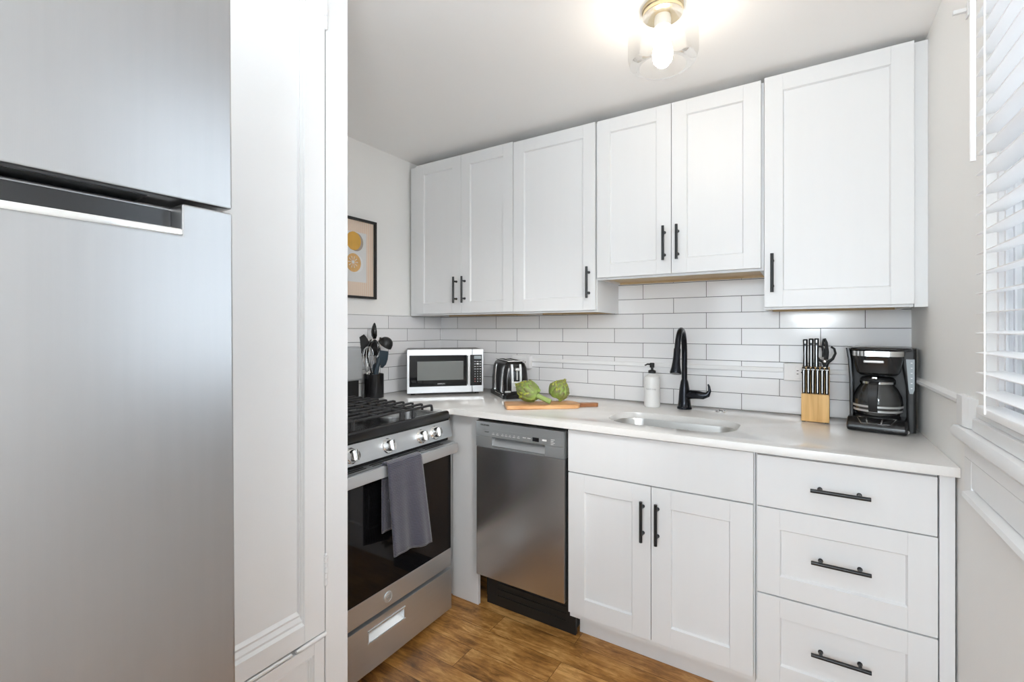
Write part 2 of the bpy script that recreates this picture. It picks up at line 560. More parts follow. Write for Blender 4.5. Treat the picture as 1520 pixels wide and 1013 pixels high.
# rear wall; its wide window is added for daylight fill behind the camera
b = MB()
b.box(0.30, 0.35 + 0.0, YREAR - 0.12, YREAR, 0, 2.40)
b.box(2.25, 2.42, YREAR - 0.12, YREAR, 0, 2.40)
b.box(0.35, 2.25, YREAR - 0.12, YREAR, 0, 0.65)
b.box(0.35, 2.25, YREAR - 0.12, YREAR, 2.25, 2.40)
struct('wall_rear', b, M['wall'], smooth=False)
b = MB()
for x0, x1, z0, z1 in ((0.35, 0.40, 0.65, 2.25), (2.20, 2.25, 0.65, 2.25), (0.40, 2.20, 0.65, 0.70), (0.40, 2.20, 2.20, 2.25), (1.28, 1.32, 0.70, 2.20), (0.40, 1.28, 1.43, 1.47), (1.32, 2.20, 1.43, 1.47)):
    b.box(x0, x1, YREAR - 0.08, YREAR - 0.03, z0, z1)
w2 = struct('window_added_fill', b, M['vinyl'])
MB().box(0.38, 2.22, YREAR - 0.058, YREAR - 0.054, 0.68, 2.22).build('pane', M['glass'], w2, smooth=False)

# unseen wall added outside the window to block part of the sky
struct('wall_sky_blocker', MB().box(3.7, 3.85, -6.0, 2.5, -0.5, 2.95), M['siding'], smooth=False)

# tiled walls
struct('trim_1', MB().box(XL, XR, 0.0, 0.006, ZC, 1.545), M['tile_back'], smooth=False)
b = MB().box(XL, XL + 0.006, -1.50, 0.0, ZC, ZC + 0.0747 * 6)
struct('trim_2', b, M['tile_left'], smooth=False)
struct('trim_3', MB().box(XL, XL + 0.0075, -1.50, -0.302, ZC + 0.0747 * 6, ZC + 0.0747 * 6 + 0.006, 0.002), M['white'])

# window: vinyl frame with jamb tracks, sashes, panes
b = MB()
b.box(2.375, 2.40, WY0, WY1, WZ0, WZ0 + 0.04); b.box(2.375, 2.40, WY0, WY1, WZ1 - 0.04, WZ1)
b.box(2.275, 2.40, WY1 - 0.014, WY1, WZ0, WZ1); b.box(2.275, 2.40, WY0, WY0 + 0.014, WZ0, WZ1)
for xt in (2.283, 2.297, 2.311, 2.330, 2.352):
    b.box(xt, xt + 0.004, WY1 - 0.026, WY1 - 0.012, WZ0, WZ1)
    b.box(xt, xt + 0.004, WY0 + 0.012, WY0 + 0.026, WZ0, WZ1)
w1 = struct('window_1', b, M['vinyl'])
for z0, z1, xo in ((WZ0 + 0.03, 1.64, 2.36), (1.60, WZ1 - 0.03, 2.38)):
    s = MB()
    s.box(xo, xo + 0.02, WY0 + 0.027, WY1 - 0.027, z0, z0 + 0.04); s.box(xo, xo + 0.02, WY0 + 0.027, WY1 - 0.027, z1 - 0.04, z1)
    s.box(xo, xo + 0.02, WY0 + 0.027, WY0 + 0.065, z0 + 0.04, z1 - 0.04); s.box(xo, xo + 0.02, WY1 - 0.065, WY1 - 0.027, z0 + 0.04, z1 - 0.04)
    so = s.build('sash', M['vinyl'], w1)
    MB().box(xo + 0.008, xo + 0.011, WY0 + 0.06, WY1 - 0.06, z0 + 0.03, z1 - 0.03).build('pane', M['glass'], so, smooth=False)
# sill board, its bottom rail and the short casing post
b = MB()
b.prism([(XR + 0.02, 1.008), (XR - 0.026, 1.010), (XR - 0.032, 1.018), (XR - 0.032, 1.032), (XR - 0.026, 1.041), (XR + 0.02, 1.043)], -1.95, -0.735, 'y')
sill = struct('trim_4', b, M['trim'])
b = MB().box(XR - 0.012, XR + 0.03, -1.90, -0.83, 1.043, 1.075, 0.003)
b.box(XR - 0.005, XR + 0.03, -1.90, -0.83, 1.075, 1.088, 0.003)
struct('trim_5', b, M['trim'])
struct('trim_6', MB().prism([(XR, -0.722), (XR - 0.014, -0.722), (XR - 0.0185, -0.726), (XR - 0.0185, -0.775), (XR - 0.012, -0.80), (XR, -0.83)], 1.043, 1.120, 'z', bev=0.002), M['trim'])
b = MB()
b.prism([(XR, 1.090), (XR - 0.010, 1.090), (XR - 0.018, 1.098), (XR - 0.018, 1.106), (XR - 0.008, 1.112), (XR, 1.112)], -0.722, -0.001, 'y')
struct('trim_7', b, M['trim'])
# boxed-in panel under the sill with a ledge
b = MB()
b.box(XR - 0.014, XR, -1.95, -0.775, 0.97, 1.008, 0.002)
b.box(XR - 0.014, XR, -0.832, -0.775, 0.882, 0.97, 0.002)
b.prism([(XR, 0.868), (XR - 0.020, 0.874), (XR - 0.030, 0.884), (XR - 0.028, 0.895), (XR, 0.903)], -1.95, -0.826, 'y')
b.box(XR - 0.0132, XR, -1.95, -0.8315, 0.905, 0.9695, 0.0015)
struct('trim_8', b, M['trim'])

# ------------------------------------------------------------------ closet doors
b = MB()
YD0, YD1, ZD0, ZD1 = -1.985, -1.576, 0.478, 2.26


def raised_frame(b, x, y0, y1, z0, z1, st, dep, t=0.0):
    """frame of a panelled door facing +x: stiles, rails, stepped moulding, sunk panel"""
    b.box(x - 0.03, x, y0, y0 + st, z0, z1, 0.0012); b.box(x - 0.03, x, y1 - st, y1, z0, z1, 0.0012)
    b.box(x - 0.03, x, y0 + st, y1 - st, z0, z0 + st * 0.8, 0.0012); b.box(x - 0.03, x, y0 + st, y1 - st, z1 - st, z1, 0.0012)
    yi0, yi1, zi0, zi1 = y0 + st, y1 - st, z0 + st * 0.8, z1 - st
    d1, d2 = dep * 0.45, dep
    w = 0.0055
    L0 = [(x - 0.001, yi0, zi0), (x - 0.001, yi1, zi0), (x - 0.001, yi1, zi1), (x - 0.001, yi0, zi1)]
    def inset(k, d, bottom):
        return [(x - d, yi0 + k, zi0 + bottom), (x - d, yi1 - k, zi0 + bottom), (x - d, yi1 - k, zi1 - k), (x - d, yi0 + k, zi1 - k)]
    b.loft([L0, inset(w * 0.5, d1, w), inset(w * 0.9, d1 * 0.7, w * 2.2), inset(w * 1.3, d1 * 1.5, w * 4.0), inset(w * 1.7, d1 * 1.3, w * 5.0), inset(w * 2.2, d2, w * 6.5)], False, True)


raised_frame(b, XP + 0.004, YD0, YD1, ZD0, ZD1, 0.060, 0.015)
d1 = struct('door_1', b, M['trim'], smooth=False)
for zc in (0.642, 2.134):
    h = MB()
    for k in range(5):
        h.tube([(XP + 0.005, -1.5745, zc - 0.036 + k * 0.0146), (XP + 0.005, -1.5745, zc - 0.036 + k * 0.0146 + 0.0135)], 0.0055, 10)
    h.sphere((XP + 0.005, -1.5745, zc - 0.039), 0.005, seg=10); h.sphere((XP + 0.005, -1.5745, zc + 0.040), 0.005, seg=10)
    h.box(XP - 0.002, XP + 0.004, -1.5755, -1.570, zc - 0.034, zc + 0.034)
    hg = h.build('hinge', M['trim'], d1)
    hg['label'] = 'old painted-over hinge of the closet door'
b = MB()
raised_frame(b, XP + 0.004, YD0, YD1 - 0.002, 0.06, 0.462, 0.03, 0.012)
struct('door_2', b, M['trim'], smooth=False)
# jamb strip with the ledge strip between the two doors
b = MB()
b.box(XP - 0.002, XP + 0.002, -1.5725, -1.502, 0.0, 2.29)
b.box(XP - 0.001, XP + 0.002, -1.985, -1.5725, 0.0, 0.058)
struct('trim_9', b, M['trim'], smooth=False)
b = MB()
b.tube([(XP + 0.004, -1.574, 0.4705), (XP + 0.005, -1.64, 0.4700), (XP + 0.005, -1.66, 0.470)], [0.006, 0.006, 0.004], 10)
b.tube([(XP + 0.003, -1.672, 0.4700), (XP + 0.003, -1.985, 0.4700)], 0.0045, 10)
struct('trim_10', b, M['trim'])
b = MB()
struct('door_gap_shade', MB().box(XP - 0.02, XP - 0.0005, -1.5765, -1.5725, 0.478, 2.26), M['dark'], smooth=False)  # dark strip set in the door gap, stands in for its shade

# ================================================================== CABINETS
def handle(parent, p, length, axis, out):
    """black bar pull: bar on two posts; p = centre on the door face, out = normal"""
    h = MB()
    p = Vector(p); o = Vector(out)
    a = Vector((0, 0, 1)) if axis == 'z' else Vector((1, 0, 0))
    c = p + o * 0.030
    h.tube([c - a * length / 2, c + a * length / 2], 0.0058, 14)
    for s in (-1, 1):
        q = p + a * s * length * 0.33
        h.tube([q, q + o * 0.030], 0.0048, 10)
        h.tube([q, q + o * 0.003], 0.0068, 10)
    return h.build('handle', M['handle'], parent)


def shaker(x0, x1, y, z0, z1, st, rl, t=0.02, rec=0.0085):
    """shaker front facing -y with sunk centre panel; y = front face"""
    m = MB()
    m.box(x0, x0 + st, y, y + t, z0, z1, 0.0009); m.box(x1 - st, x1, y, y + t, z0, z1, 0.0009)
    m.box(x0 + st, x1 - st, y, y + t, z0, z0 + rl, 0.0009); m.box(x0 + st, x1 - st, y, y + t, z1 - rl, z1, 0.0009)
    a, c, e, f = x0 + st, x1 - st, z0 + rl, z1 - rl
    k = 0.004
    m.loft([[(a, y + 0.0012, e), (c, y + 0.0012, e), (c, y + 0.0012, f), (a, y + 0.0012, f)],
            [(a + k, y + rec, e + k), (c - k, y + rec, e + k), (c - k, y + rec, f - k), (a + k, y + rec, f - k)]], False, True)
    return m


YU = -0.315     # upper door face
YB = -0.655     # base door face


def upper(name_label, x0, x1, z0, z1, doors, fill=None):
    t = thing('wall_cabinet', name_label, 'cabinet', ((x0 + x1) / 2, 0.0, z0), group=None)
    yb = YU + 0.021
    m = MB()
    f0, f1 = (fill if fill else (x0, x1))
    m.box(x0 + 0.0005, x0 + 0.016, yb + 0.016, -0.0005, z0, z1 - 0.002); m.box(x1 - 0.016, x1 - 0.0005, yb + 0.016, -0.0005, z0, z1 - 0.002)
    m.box(x0, x1, yb + 0.016, -0.0005, z1 - 0.018, z1 - 0.002)
    m.box(x0 + 0.0005, x1 - 0.0005, yb, yb + 0.016, z0, z0 + 0.028); m.box(x0 + 0.0005, x1 - 0.0005, yb, yb + 0.016, z1 - 0.04, z1 - 0.002)
    m.box(x0 + 0.0005, x0 + 0.03, yb, yb + 0.016, z0 + 0.028, z1 - 0.04); m.box(x1 - 0.03, x1 - 0.0005, yb, yb + 0.016, z0 + 0.028, z1 - 0.04)
    m.box(x0 + 0.016, x1 - 0.016, -0.008, -0.0005, z0 + 0.012, z1 - 0.018)
    m.build('body', M['cab'], t)
    u = MB().box(x0 + 0.016, x1 - 0.016, yb + 0.017, -0.009, z0 + 0.010, z0 + 0.022)
    u.box(x0 + 0.016, x1 - 0.016, -0.024, -0.009, z0 + 0.0005, z0 + 0.010)
    uo = u.build('underside', M['ply'], t, smooth=False)
    uo['label'] = 'unpainted plywood underside'
    if fill:
        fo = MB().box(fill[0], fill[1], yb + 0.0005, yb + 0.017, z0 - 0.001, z1 + 0.002, 0.001).build('filler_strip', M['cab'], t)
    for (a, c, hx) in doors:
        d = shaker(a + 0.0012, c - 0.0012, YU, z0 + 0.009, z1, 0.062, 0.062).build('door', M['cab'], t)
        handle(d, (hx, YU, z0 + 0.138), 0.147, 'z', (0, -1, 0))
    return t


upper('white two-door wall cabinet in the corner above the microwave', -0.066, 0.6235, 1.369, 2.264,
      [(-0.066, 0.2775, 0.247), (0.2775, 0.6225, 0.306)], (-0.125, -0.0665))
upper('tall white single-door wall cabinet with its handle low beside the short cabinet', 0.6240, 1.0790, 1.369, 2.259,
      [(0.6240, 1.0770, 1.045)])
upper('short white two-door wall cabinet above the faucet and soap bottle', 1.0797, 1.7718, 1.518, 2.257,
      [(1.0845, 1.4225, 1.394), (1.4225, 1.7630, 1.4496)])
upper('wide white single-door wall cabinet above the coffee maker', 1.7725, 2.2200, 1.364, 2.262,
      [(1.7725, 2.2200, 1.801)], (2.2215, 2.2575))


def base_cabinet(name, label, x0, x1):
    t = thing(name, label, 'cabinet', ((x0 + x1) / 2, YB / 2, 0))
    m = MB()
    yb = YB + 0.021
    m.box(x0 + 0.0005, x0 + 0.018, yb, -0.002, 0.12, 0.890); m.box(x1 - 0.018, x1 - 0.0005, yb, -0.002, 0.12, 0.890)
    m.box(x0 + 0.018, x1 - 0.018, yb, -0.002, 0.12, 0.138)
    m.box(x0 + 0.018, x1 - 0.018, -0.012, -0.002, 0.138, 0.890)
    m.box(x0 + 0.018, x1 - 0.018, yb, yb + 0.018, 0.860, 0.890)
    m.box(x0 + 0.018, x1 - 0.018, yb, yb + 0.018, 0.690, 0.725)
    m.build('body', M['cab'], t)
    MB().box(x0 + 0.0005, x1 - 0.0005, -0.535, -0.523, 0.0005, 0.12).build('toe_kick', M['cab'], t)
    return t


t = base_cabinet('sink_cabinet', 'white base cabinet with two shaker doors below the sink', 1.0965, 1.7690)
MB().box(1.0985, 1.7640, YB, YB + 0.02, 0.7150, 0.8830, 0.0012).build('false_front', M['cab'], t)
for a, c, hx in ((1.0985, 1.4305, 1.4021), (1.4315, 1.7640, 1.4553)):
    d = shaker(a + 0.0008, c - 0.0008, YB, 0.1475, 0.7105, 0.069, 0.069).build('door', M['cab'], t)
    handle(d, (hx, YB, 0.586), 0.148, 'z', (0, -1, 0))
t = base_cabinet('drawer_cabinet', 'white base cabinet with three stacked drawers beside the window wall', 1.7700, 2.2190)
dd = MB().box(1.7745, 2.2160, YB, YB + 0.02, 0.7150, 0.8790, 0.0012).build('drawer', M['cab'], t)
handle(dd, (1.994, YB, 0.797), 0.147, 'x', (0, -1, 0))
for z0, z1, hz in ((0.4350, 0.7115, 0.575), (0.1500, 0.4305, 0.294)):
    dd = shaker(1.7755, 2.2170, YB, z0, z1, 0.064, 0.064).build('drawer', M['cab'], t)
    handle(dd, (1.996, YB + 0.0085, hz), 0.147, 'x', (0, -1, 0))
MB().box(2.2205, 2.2530, YB + 0.004, YB + 0.024, 0.0005, 0.888, 0.001).build('filler_strip', M['cab'], t)
# end panel between range and dishwasher
b = MB().box(0.463, 0.6180, -0.612, -0.595, 0.0005, 0.8900, 0.001)
t = tag(b.build('end_panel', M['cab']), 'tall narrow white panel between the range and the dishwasher', 'panel')
MB().box(0.38, 0.462, -0.606, -0.592, 0.0005, 0.89, 0.001).build('scribe_strip', M['cab'], t)

# ------------------------------------------------------------------ worktop, sink
SX0, SX1, SY0, SY1 = 1.207, 1.697, -0.582, -0.308
hole = rrect(SX0, SX1, SY0, SY1, 0.1, ZC, 10, [0.085, 0.10, 0.12, 0.12])
outer = [(XL + 0.0075, -0.0015), (2.2572, -0.0015), (2.2572, -0.683), (0.5356, -0.683), (0.520, -0.684), (0.510, -0.690), (0.500, -0.7315), (XL + 0.0075, -0.7315)]
bm = bmesh.new()


def loop_edges(pts, z):
    vs = [bm.verts.new((p[0], p[1], z)) for p in pts]
    return [bm.edges.new((vs[i], vs[(i + 1) % len(vs)])) for i in range(len(vs))]


ed = loop_edges(outer, ZC) + loop_edges(hole, ZC)
bmesh.ops.triangle_fill(bm, use_beauty=True, use_dissolve=False, edges=ed)
res = bmesh.ops.extrude_face_region(bm, geom=bm.faces[:])
bmesh.ops.translate(bm, vec=(0, 0, -0.0265), verts=[v for v in res['geom'] if isinstance(v, bmesh.types.BMVert)])
bmesh.ops.recalc_face_normals(bm, faces=bm.faces)
be = [e for e in bm.edges if abs(e.verts[0].co.z - ZC) < 1e-5 and abs(e.verts[1].co.z - ZC) < 1e-5 and len(e.link_faces) == 2 and e.calc_face_angle(0) > 1.2]
bmesh.ops.bevel(bm, geom=be, offset=0.0018, segments=2, profile=0.5, affect='EDGES')
b = MB(); b.bm.free(); b.bm = bm
tag(b.build('countertop', M['quartz']), 'pale quartz countertop with a cut-out for the sink', 'countertop')

t = thing('sink', 'stainless undermount sink with rounded corners set into the countertop', 'sink', ((SX0 + SX1) / 2, (SY0 + SY1) / 2, 0.70))
R = [0.085, 0.10, 0.12, 0.12]
def rl(k, z, f=1.0): return rrect(SX0 - k, SX1 + k, SY0 - k, SY1 + k, 0, z, 10, [max(0.02, r + k) * f for r in R])
b = MB()
b.loft([rl(0.022, 0.8905), rl(0.003, 0.8905), rl(0.001, 0.884), rl(-0.006, 0.76), rl(-0.02, 0.725), rl(-0.045, 0.714), rl(-0.10, 0.711)], False, True)
b.build('bowl', M['sink'], t)
b = MB().lathe([(0.001, 0.002), (0.020, 0.0022), (0.024, 0.004), (0.044, 0.005), (0.046, 0.0005)], (1.46, -0.44, 0.7115))
b.build('drain', M['chrome'], t)
# faucet
t = thing('faucet', 'black gooseneck pull-down faucet standing behind the sink', 'faucet', (1.433, -0.108, ZC))
fx, fy = 1.433, -0.108
b = MB().lathe([(0.033, 0.0005), (0.033, 0.008), (0.029, 0.013), (0.027, 0.035), (0.0245, 0.070), (0.022, 0.095), (0.017, 0.125), (0.0135, 0.135)], (fx, fy, ZC), 28)
b.build('base', M['bronze'], t)
neck = [Vector((fx, fy, ZC + 0.120)), Vector((fx, fy, ZC + 0.24))]
neck += bez((fx, fy, ZC + 0.25), (fx, fy, ZC + 0.395), (fx + 0.002, fy - 0.115, ZC + 0.40), (fx + 0.002, fy - 0.150, ZC + 0.285), 18)
MB().tube(neck, 0.0125, 18).build('spout', M['bronze'], t)
e0 = Vector(neck[-1]); dr = Vector((0.0, -0.30, -1.0)).normalized()
pts = [e0 - dr * 0.002, e0 + dr * 0.004, e0 + dr * 0.035, e0 + dr * 0.060, e0 + dr * 0.085, e0 + dr * 0.108, e0 + dr * 0.113]
MB().tube(pts, [0.0128, 0.0150, 0.0150, 0.0165, 0.0195, 0.0245, 0.0225], 20).build('spray_head', M['bronze'], t)
hp = [(fx + 0.010, fy - 0.004, ZC + 0.062), (fx + 0.035, fy - 0.010, ZC + 0.070), (fx + 0.06, fy - 0.014, ZC + 0.071), (fx + 0.085, fy - 0.016, ZC + 0.069), (fx + 0.103, fy - 0.016, ZC + 0.075), (fx + 0.112, fy - 0.016, ZC + 0.092), (fx + 0.109, fy - 0.016, ZC + 0.112), (fx + 0.105, fy - 0.016, ZC + 0.122)]
MB().tube(hp, [0.017, 0.0205, 0.0195, 0.0165, 0.0125, 0.007, 0.005, 0.0035], 16).build('lever', M['bronze'], t)
# flush hole cover
t = thing('sink_hole_cover', 'small round chrome-and-black hole cover in the countertop behind the sink', 'hole cover', (1.587, -0.0945, ZC))
MB().lathe([(0.011, 0.0030), (0.019, 0.0034), (0.0225, 0.0022), (0.023, 0.0003)], (1.587, -0.0945, ZC), 24, caps=False).build('ring', M['chrome'], t)
b = MB().lathe([(0.0005, 0.0042), (0.009, 0.004), (0.0112, 0.0026), (0.0112, 0.0003)], (1.587, -0.0945, ZC), 20)
for k in range(4):
    a = k * PI / 2 + 0.5
    b.tube([(1.587 + 0.013 * math.cos(a), -0.0945 + 0.013 * math.sin(a), ZC + 0.0036), (1.587 + 0.019 * math.cos(a), -0.0945 + 0.019 * math.sin(a), ZC + 0.0036)], 0.0012, 6)
b.build('button', M['satin'], t)
# soap
t = thing('soap_dispenser', 'frosted white soap bottle with a black pump beside the faucet', 'soap dispenser', (1.290, -0.131, ZC))
c = (1.290, -0.131, ZC)
MB().lathe([(0.034, 0.0005), (0.0365, 0.004), (0.0365, 0.128), (0.034, 0.143), (0.022, 0.152), (0.015, 0.156), (0.015, 0.162)], c, 32).build('bottle', M['soap'], t)
b = MB().lathe([(0.0175, 0.160), (0.0175, 0.172), (0.013, 0.175), (0.006, 0.176), (0.006, 0.186), (0.0105, 0.187), (0.0115, 0.206), (0.009, 0.209)], c, 20)
b.tube([(c[0], c[1], c[2] + 0.201), (c[0] - 0.018, c[1] - 0.012, c[2] + 0.203), (c[0] - 0.029, c[1] - 0.019, c[2] + 0.197)], [0.0045, 0.004, 0.003], 10)
b.build('pump', M['satin'], t)
text('lettering', 'hand soap', 0.011, M['grey'], t, (c[0] + 0.006, c[1] - 0.0364, c[2] + 0.088), (1, 0.16, 0), (0, 0, 1))

# ================================================================== DISHWASHER
t = thing('dishwasher', 'stainless built-in dishwasher beside the sink cabinet', 'dishwasher', (0.86, -0.35, 0))
DX0, DX1, DY = 0.639, 1.0815, -0.655
b = MB().box(0.630, 1.0955, -0.615, -0.03, 0.165, 0.8860)
b.box(0.630, 1.0955, -0.560, -0.03, 0.03, 0.165)
b.box(0.640, 1.0945, -0.630, -0.615, 0.868, 0.882)
b.build('body', M['dark'], t, smooth=False)
b = MB().box(0.640, 1.0940, -0.572, -0.556, 0.002, 0.166, 0.002)
for z in (0.045, 0.075, 0.105):
    b.box(0.70, 1.05, -0.576, -0.571, z, z + 0.008, 0.001)
for x in (0.655, 1.08):
    b.sphere((x, -0.573, 0.12), 0.004, seg=8)
b.build('toe_panel', M['satin'], t)
MB().box(DX0, DX1, DY, DY + 0.035, 0.172, 0.757, 0.002).build('door', M['steelv'], t)
# control fascia with finger pocket
b = MB()
b.box(DX0, DX1, DY - 0.003, DY + 0.035, 0.805, 0.872, 0.0015)
b.box(DX0, 0.727, DY - 0.003, DY + 0.035, 0.7585, 0.805, 0.0015); b.box(0.993, DX1, DY - 0.003, DY + 0.035, 0.7585, 0.805, 0.0015)
b.box(0.727, 0.993, DY - 0.003, DY + 0.035, 0.7585, 0.765, 0.0008)
b.build('control_panel', M['strip'], t)
b = MB()
b.prism([(DY + 0.004, 0.765), (DY - 0.002, 0.768), (DY + 0.028, 0.806), (DY + 0.034, 0.806), (DY + 0.034, 0.765)], 0.727, 0.993, 'x')
b.build('finger_pocket', M['steel'], t)
b = MB().box(DX0 + 0.012, DX1 - 0.012, DY - 0.0038, DY - 0.002, 0.808, 0.840, 0.0005)
cs = b.build('touch_strip', M['strip'], t)
MB().box(0.935, 0.966, DY - 0.0045, DY - 0.003, 0.815, 0.832).build('display', M['black'], t)
b = MB()
for x in (0.735, 0.757, 0.784, 0.803, 0.823, 0.844, 0.866):
    b.box(x - 0.007, x + 0.006, DY - 0.0043, DY - 0.003, 0.8185, 0.8205); b.box(x - 0.004, x + 0.004, DY - 0.0043, DY - 0.003, 0.825, 0.8263)
for x in (0.895, 0.918): b.box(x - 0.008, x + 0.008, DY - 0.0043, DY - 0.003, 0.823, 0.826)
b.box(0.982, 1.002, DY - 0.0043, DY - 0.003, 0.822, 0.829)
for k in range(4): b.box(1.022, 1.034 + 0.006 * (k % 2), DY - 0.0043, DY - 0.003, 0.812 + k * 0.0065, 0.814 + k * 0.0065)
b.build('button_print', M['ltext'], t, smooth=False)
text('lettering', 'FRIGIDAIRE', 0.0095, M['dtext'], t, (0.689, DY - 0.0038, 0.8565), (1, 0, 0), (0, 0, 1))
text('lettering', 'GALLERY', 0.006, M['dtext'], t, (0.700, DY - 0.0042, 0.827), (1, 0, 0), (0, 0, 1))

# ================================================================== RANGE
RY0, RY1 = -1.488, -0.7355
t = thing('gas_range', 'stainless gas range with black grates beside the closet', 'range', (0.20, -1.112, 0))
b = MB().box(-0.10, 0.515, RY0, RY1, 0.03, 0.885)
for x in (-0.05, 0.46):
    for y in (RY0 + 0.04, RY1 - 0.04): b.tube([(x, y, 0.0005), (x, y, 0.03)], 0.016, 10)
b.build('body', M['satin'], t, smooth=False)
b = MB()
b.prism([(-0.065, 0.915), (0.490, 0.9085), (0.520, 0.918), (0.537, 0.9195), (0.545, 0.914), (0.551, 0.884), (-0.065, 0.884)], RY0, RY1, 'y', bev=0.003)
b.build('cooktop', M['black'], t)
# burners
for bx, by, br in ((0.38, -0.93, 0.045), (0.11, -0.93, 0.036), (0.38, -1.30, 0.045), (0.11, -1.30, 0.036), (0.245, -1.115, 0.04)):
    o = MB().lathe([(br + 0.012, 0.0), (br + 0.012, 0.006), (br, 0.010), (br, 0.018), (br - 0.006, 0.020)], (bx, by, 0.908), 28).build('burner', M['silver'], t)
    MB().lathe([(br + 0.002, 0.020), (br + 0.003, 0.025), (br - 0.003, 0.029), (0.003, 0.030)], (bx, by, 0.908), 28).build('burner_cap', M['matte'], o)
# cast iron grates: bars along the range with ends turned down, cross bars between
GZ = 0.952
for y0, y1 in ((-1.460, -1.245), (-1.235, -1.000), (-0.990, -0.815)):
    g = MB()
    xs = [0.512, 0.455, 0.398, 0.341, 0.284, 0.227, 0.170, 0.113, 0.056, 0.005]
    for i, x in enumerate(xs):
        inner = i not in (0, len(xs) - 1)
        endr = (y1 == -0.815)
        p = [(x, y0, GZ - 0.002), (x, y1 - 0.012, GZ)]
        if endr:
            p += [(x, y1 - 0.002, GZ - 0.002), (x, y1 + 0.001, GZ - 0.012), (x, y1 + 0.001, GZ - 0.026)]
        else:
            p += [(x, y1, GZ - 0.002)]
        g.tube(p, 0.0056, 8)
    for y in (y0, (y0 + y1) / 2 if y1 != -0.815 else y0 + 0.06):
        g.tube([(0.512, y, GZ - 0.001), (0.005, y, GZ - 0.001)], 0.0056, 8)
    if y1 != -0.815: g.tube([(0.512, y1, GZ - 0.001), (0.005, y1, GZ - 0.001)], 0.0056, 8)
    for x in (0.512, 0.25, 0.005):
        for y in (y0, y1 if y1 != -0.815 else y0 + 0.06):
            g.tube([(x, y, GZ), (x, y, 0.9115)], [0.0055, 0.0075], 8)
    g.build('grate', M['matte'], t)
# control panel, leaning out towards the bottom
b = MB()
b.prism([(0.500, 0.877), (0.5465, 0.877), (0.5655, 0.806), (0.500, 0.806)], RY0, RY1, 'y', bev=0.0015)
b.build('control_panel', M['steel'], t)
b = MB().box(0.500, 0.5400, RY0 + 0.003, RY1 - 0.003, 0.788, 0.806)
b.box(0.500, 0.5445, RY0 + 0.002, RY1 - 0.002, 0.876, 0.885)
b.build('trim_gap', M['dark'], t, smooth=False)
nx = Vector((0.0710, 0, 0.0190)).normalized()
for ky in (-0.846, -0.930, -1.112, -1.283, -1.370):
    kc = Vector((0.5565, ky, 0.841))
    k = MB().tube([kc, kc + nx * 0.004, kc + nx * 0.007], [0.0285, 0.0285, 0.026], 28)
    k.tube([kc + nx * 0.006, kc + nx * 0.028, kc + nx * 0.031], [0.0225, 0.0205, 0.018], 28)
    uu = Vector((-nx.z, 0, nx.x))
    mt = Matrix((( nx.x, 0, uu.x, kc.x), (0, 1, 0, kc.y), (nx.z, 0, uu.z, kc.z), (0, 0, 0, 1)))
    k.box(0.028, 0.040, -0.0055, 0.0055, -0.020, 0.020, 0.002, mtx=mt)
    ko = k.build('knob', M['chrome'], t)
    MB().box(0.0398, 0.0406, -0.001, 0.001, 0.006, 0.018, mtx=mt).build('pointer', M['dtext'], ko, smooth=False)
# oven door
od = MB()
od.box(0.515, 0.558, RY0 + 0.002, RY1 - 0.002, 0.2245, 0.303, 0.002)
odo = od.build('oven_door', M['steel'], t)
MB().prism([(0.515, 0.740), (0.560, 0.740), (0.580, 0.772), (0.580, 0.785), (0.515, 0.785)], RY0 + 0.002, RY1 - 0.002, 'y', bev=0.0015).build('top_rail', M['steel'], odo)
b = MB().box(0.515, 0.5565, RY0 + 0.002, RY1 - 0.002, 0.303, 0.740, 0.001)
b.build('window', M['glassblk'], odo)
b = MB()
for y in (-0.86, -1.00, -1.14, -1.28, -1.42):
    for xx in (0.549, 0.564):
        b.box(xx, xx + 0.007, y - 0.056, y + 0.056, 0.7846, 0.7856)
b.build('vent_slots', M['dark'], odo, smooth=False)
b = MB().box(0.600, 0.614, -1.470, -0.757, 0.746, 0.788, 0.003)
for y in (-0.785, -1.44):
    b.prism([(0.550, 0.756), (0.600, 0.752), (0.600, 0.782), (0.550, 0.778)], y - 0.010, y + 0.010, 'y', bev=0.002)
b.build('handle', M['steel'], odo)
badge = MB().tube([(0.5575, -1.112, 0.264), (0.5605, -1.112, 0.264), (0.5615, -1.112, 0.264)], [0.020, 0.020, 0.018], 32)
for rr in (0.0185,):
    badge.tube([(0.5615, -1.112 + rr * math.cos(a * PI / 16), 0.264 + rr * math.sin(a * PI / 16)) for a in range(32)], 0.0012, 6, closed=True)
bo = badge.build('badge', M['silver'], odo)
text('lettering', 'GE', 0.020, M['grey'], bo, (0.5622, -1.112, 0.264), (0, 1, 0), (0, 0, 1))
# storage drawer with pressed finger pull
b = MB()
b.box(0.515, 0.562, RY0 + 0.003, -1.207, 0.034, 0.2125, 0.0015); b.box(0.515, 0.562, -1.030, RY1 - 0.003, 0.034, 0.2125, 0.0015)
b.box(0.515, 0.562, -1.208, -1.029, 0.034, 0.138, 0.0); b.box(0.515, 0.562, -1.208, -1.029, 0.184, 0.2125, 0.0)
do = b.build('drawer', M['steel'], t)
b = MB().prism([(0.520, 0.136), (0.560, 0.139), (0.529, 0.176), (0.529, 0.186), (0.520, 0.186)], -1.209, -1.028, 'y')
b.prism([(0.5615, 0.135), (0.5655, 0.136), (0.5655, 0.141), (0.5615, 0.141)], -1.211, -1.026, 'y')
b.prism([(0.5615, 0.181), (0.5655, 0.181), (0.5655, 0.187), (0.5615, 0.187)], -1.211, -1.026, 'y')
b.build('finger_pull', M['silver'], do)
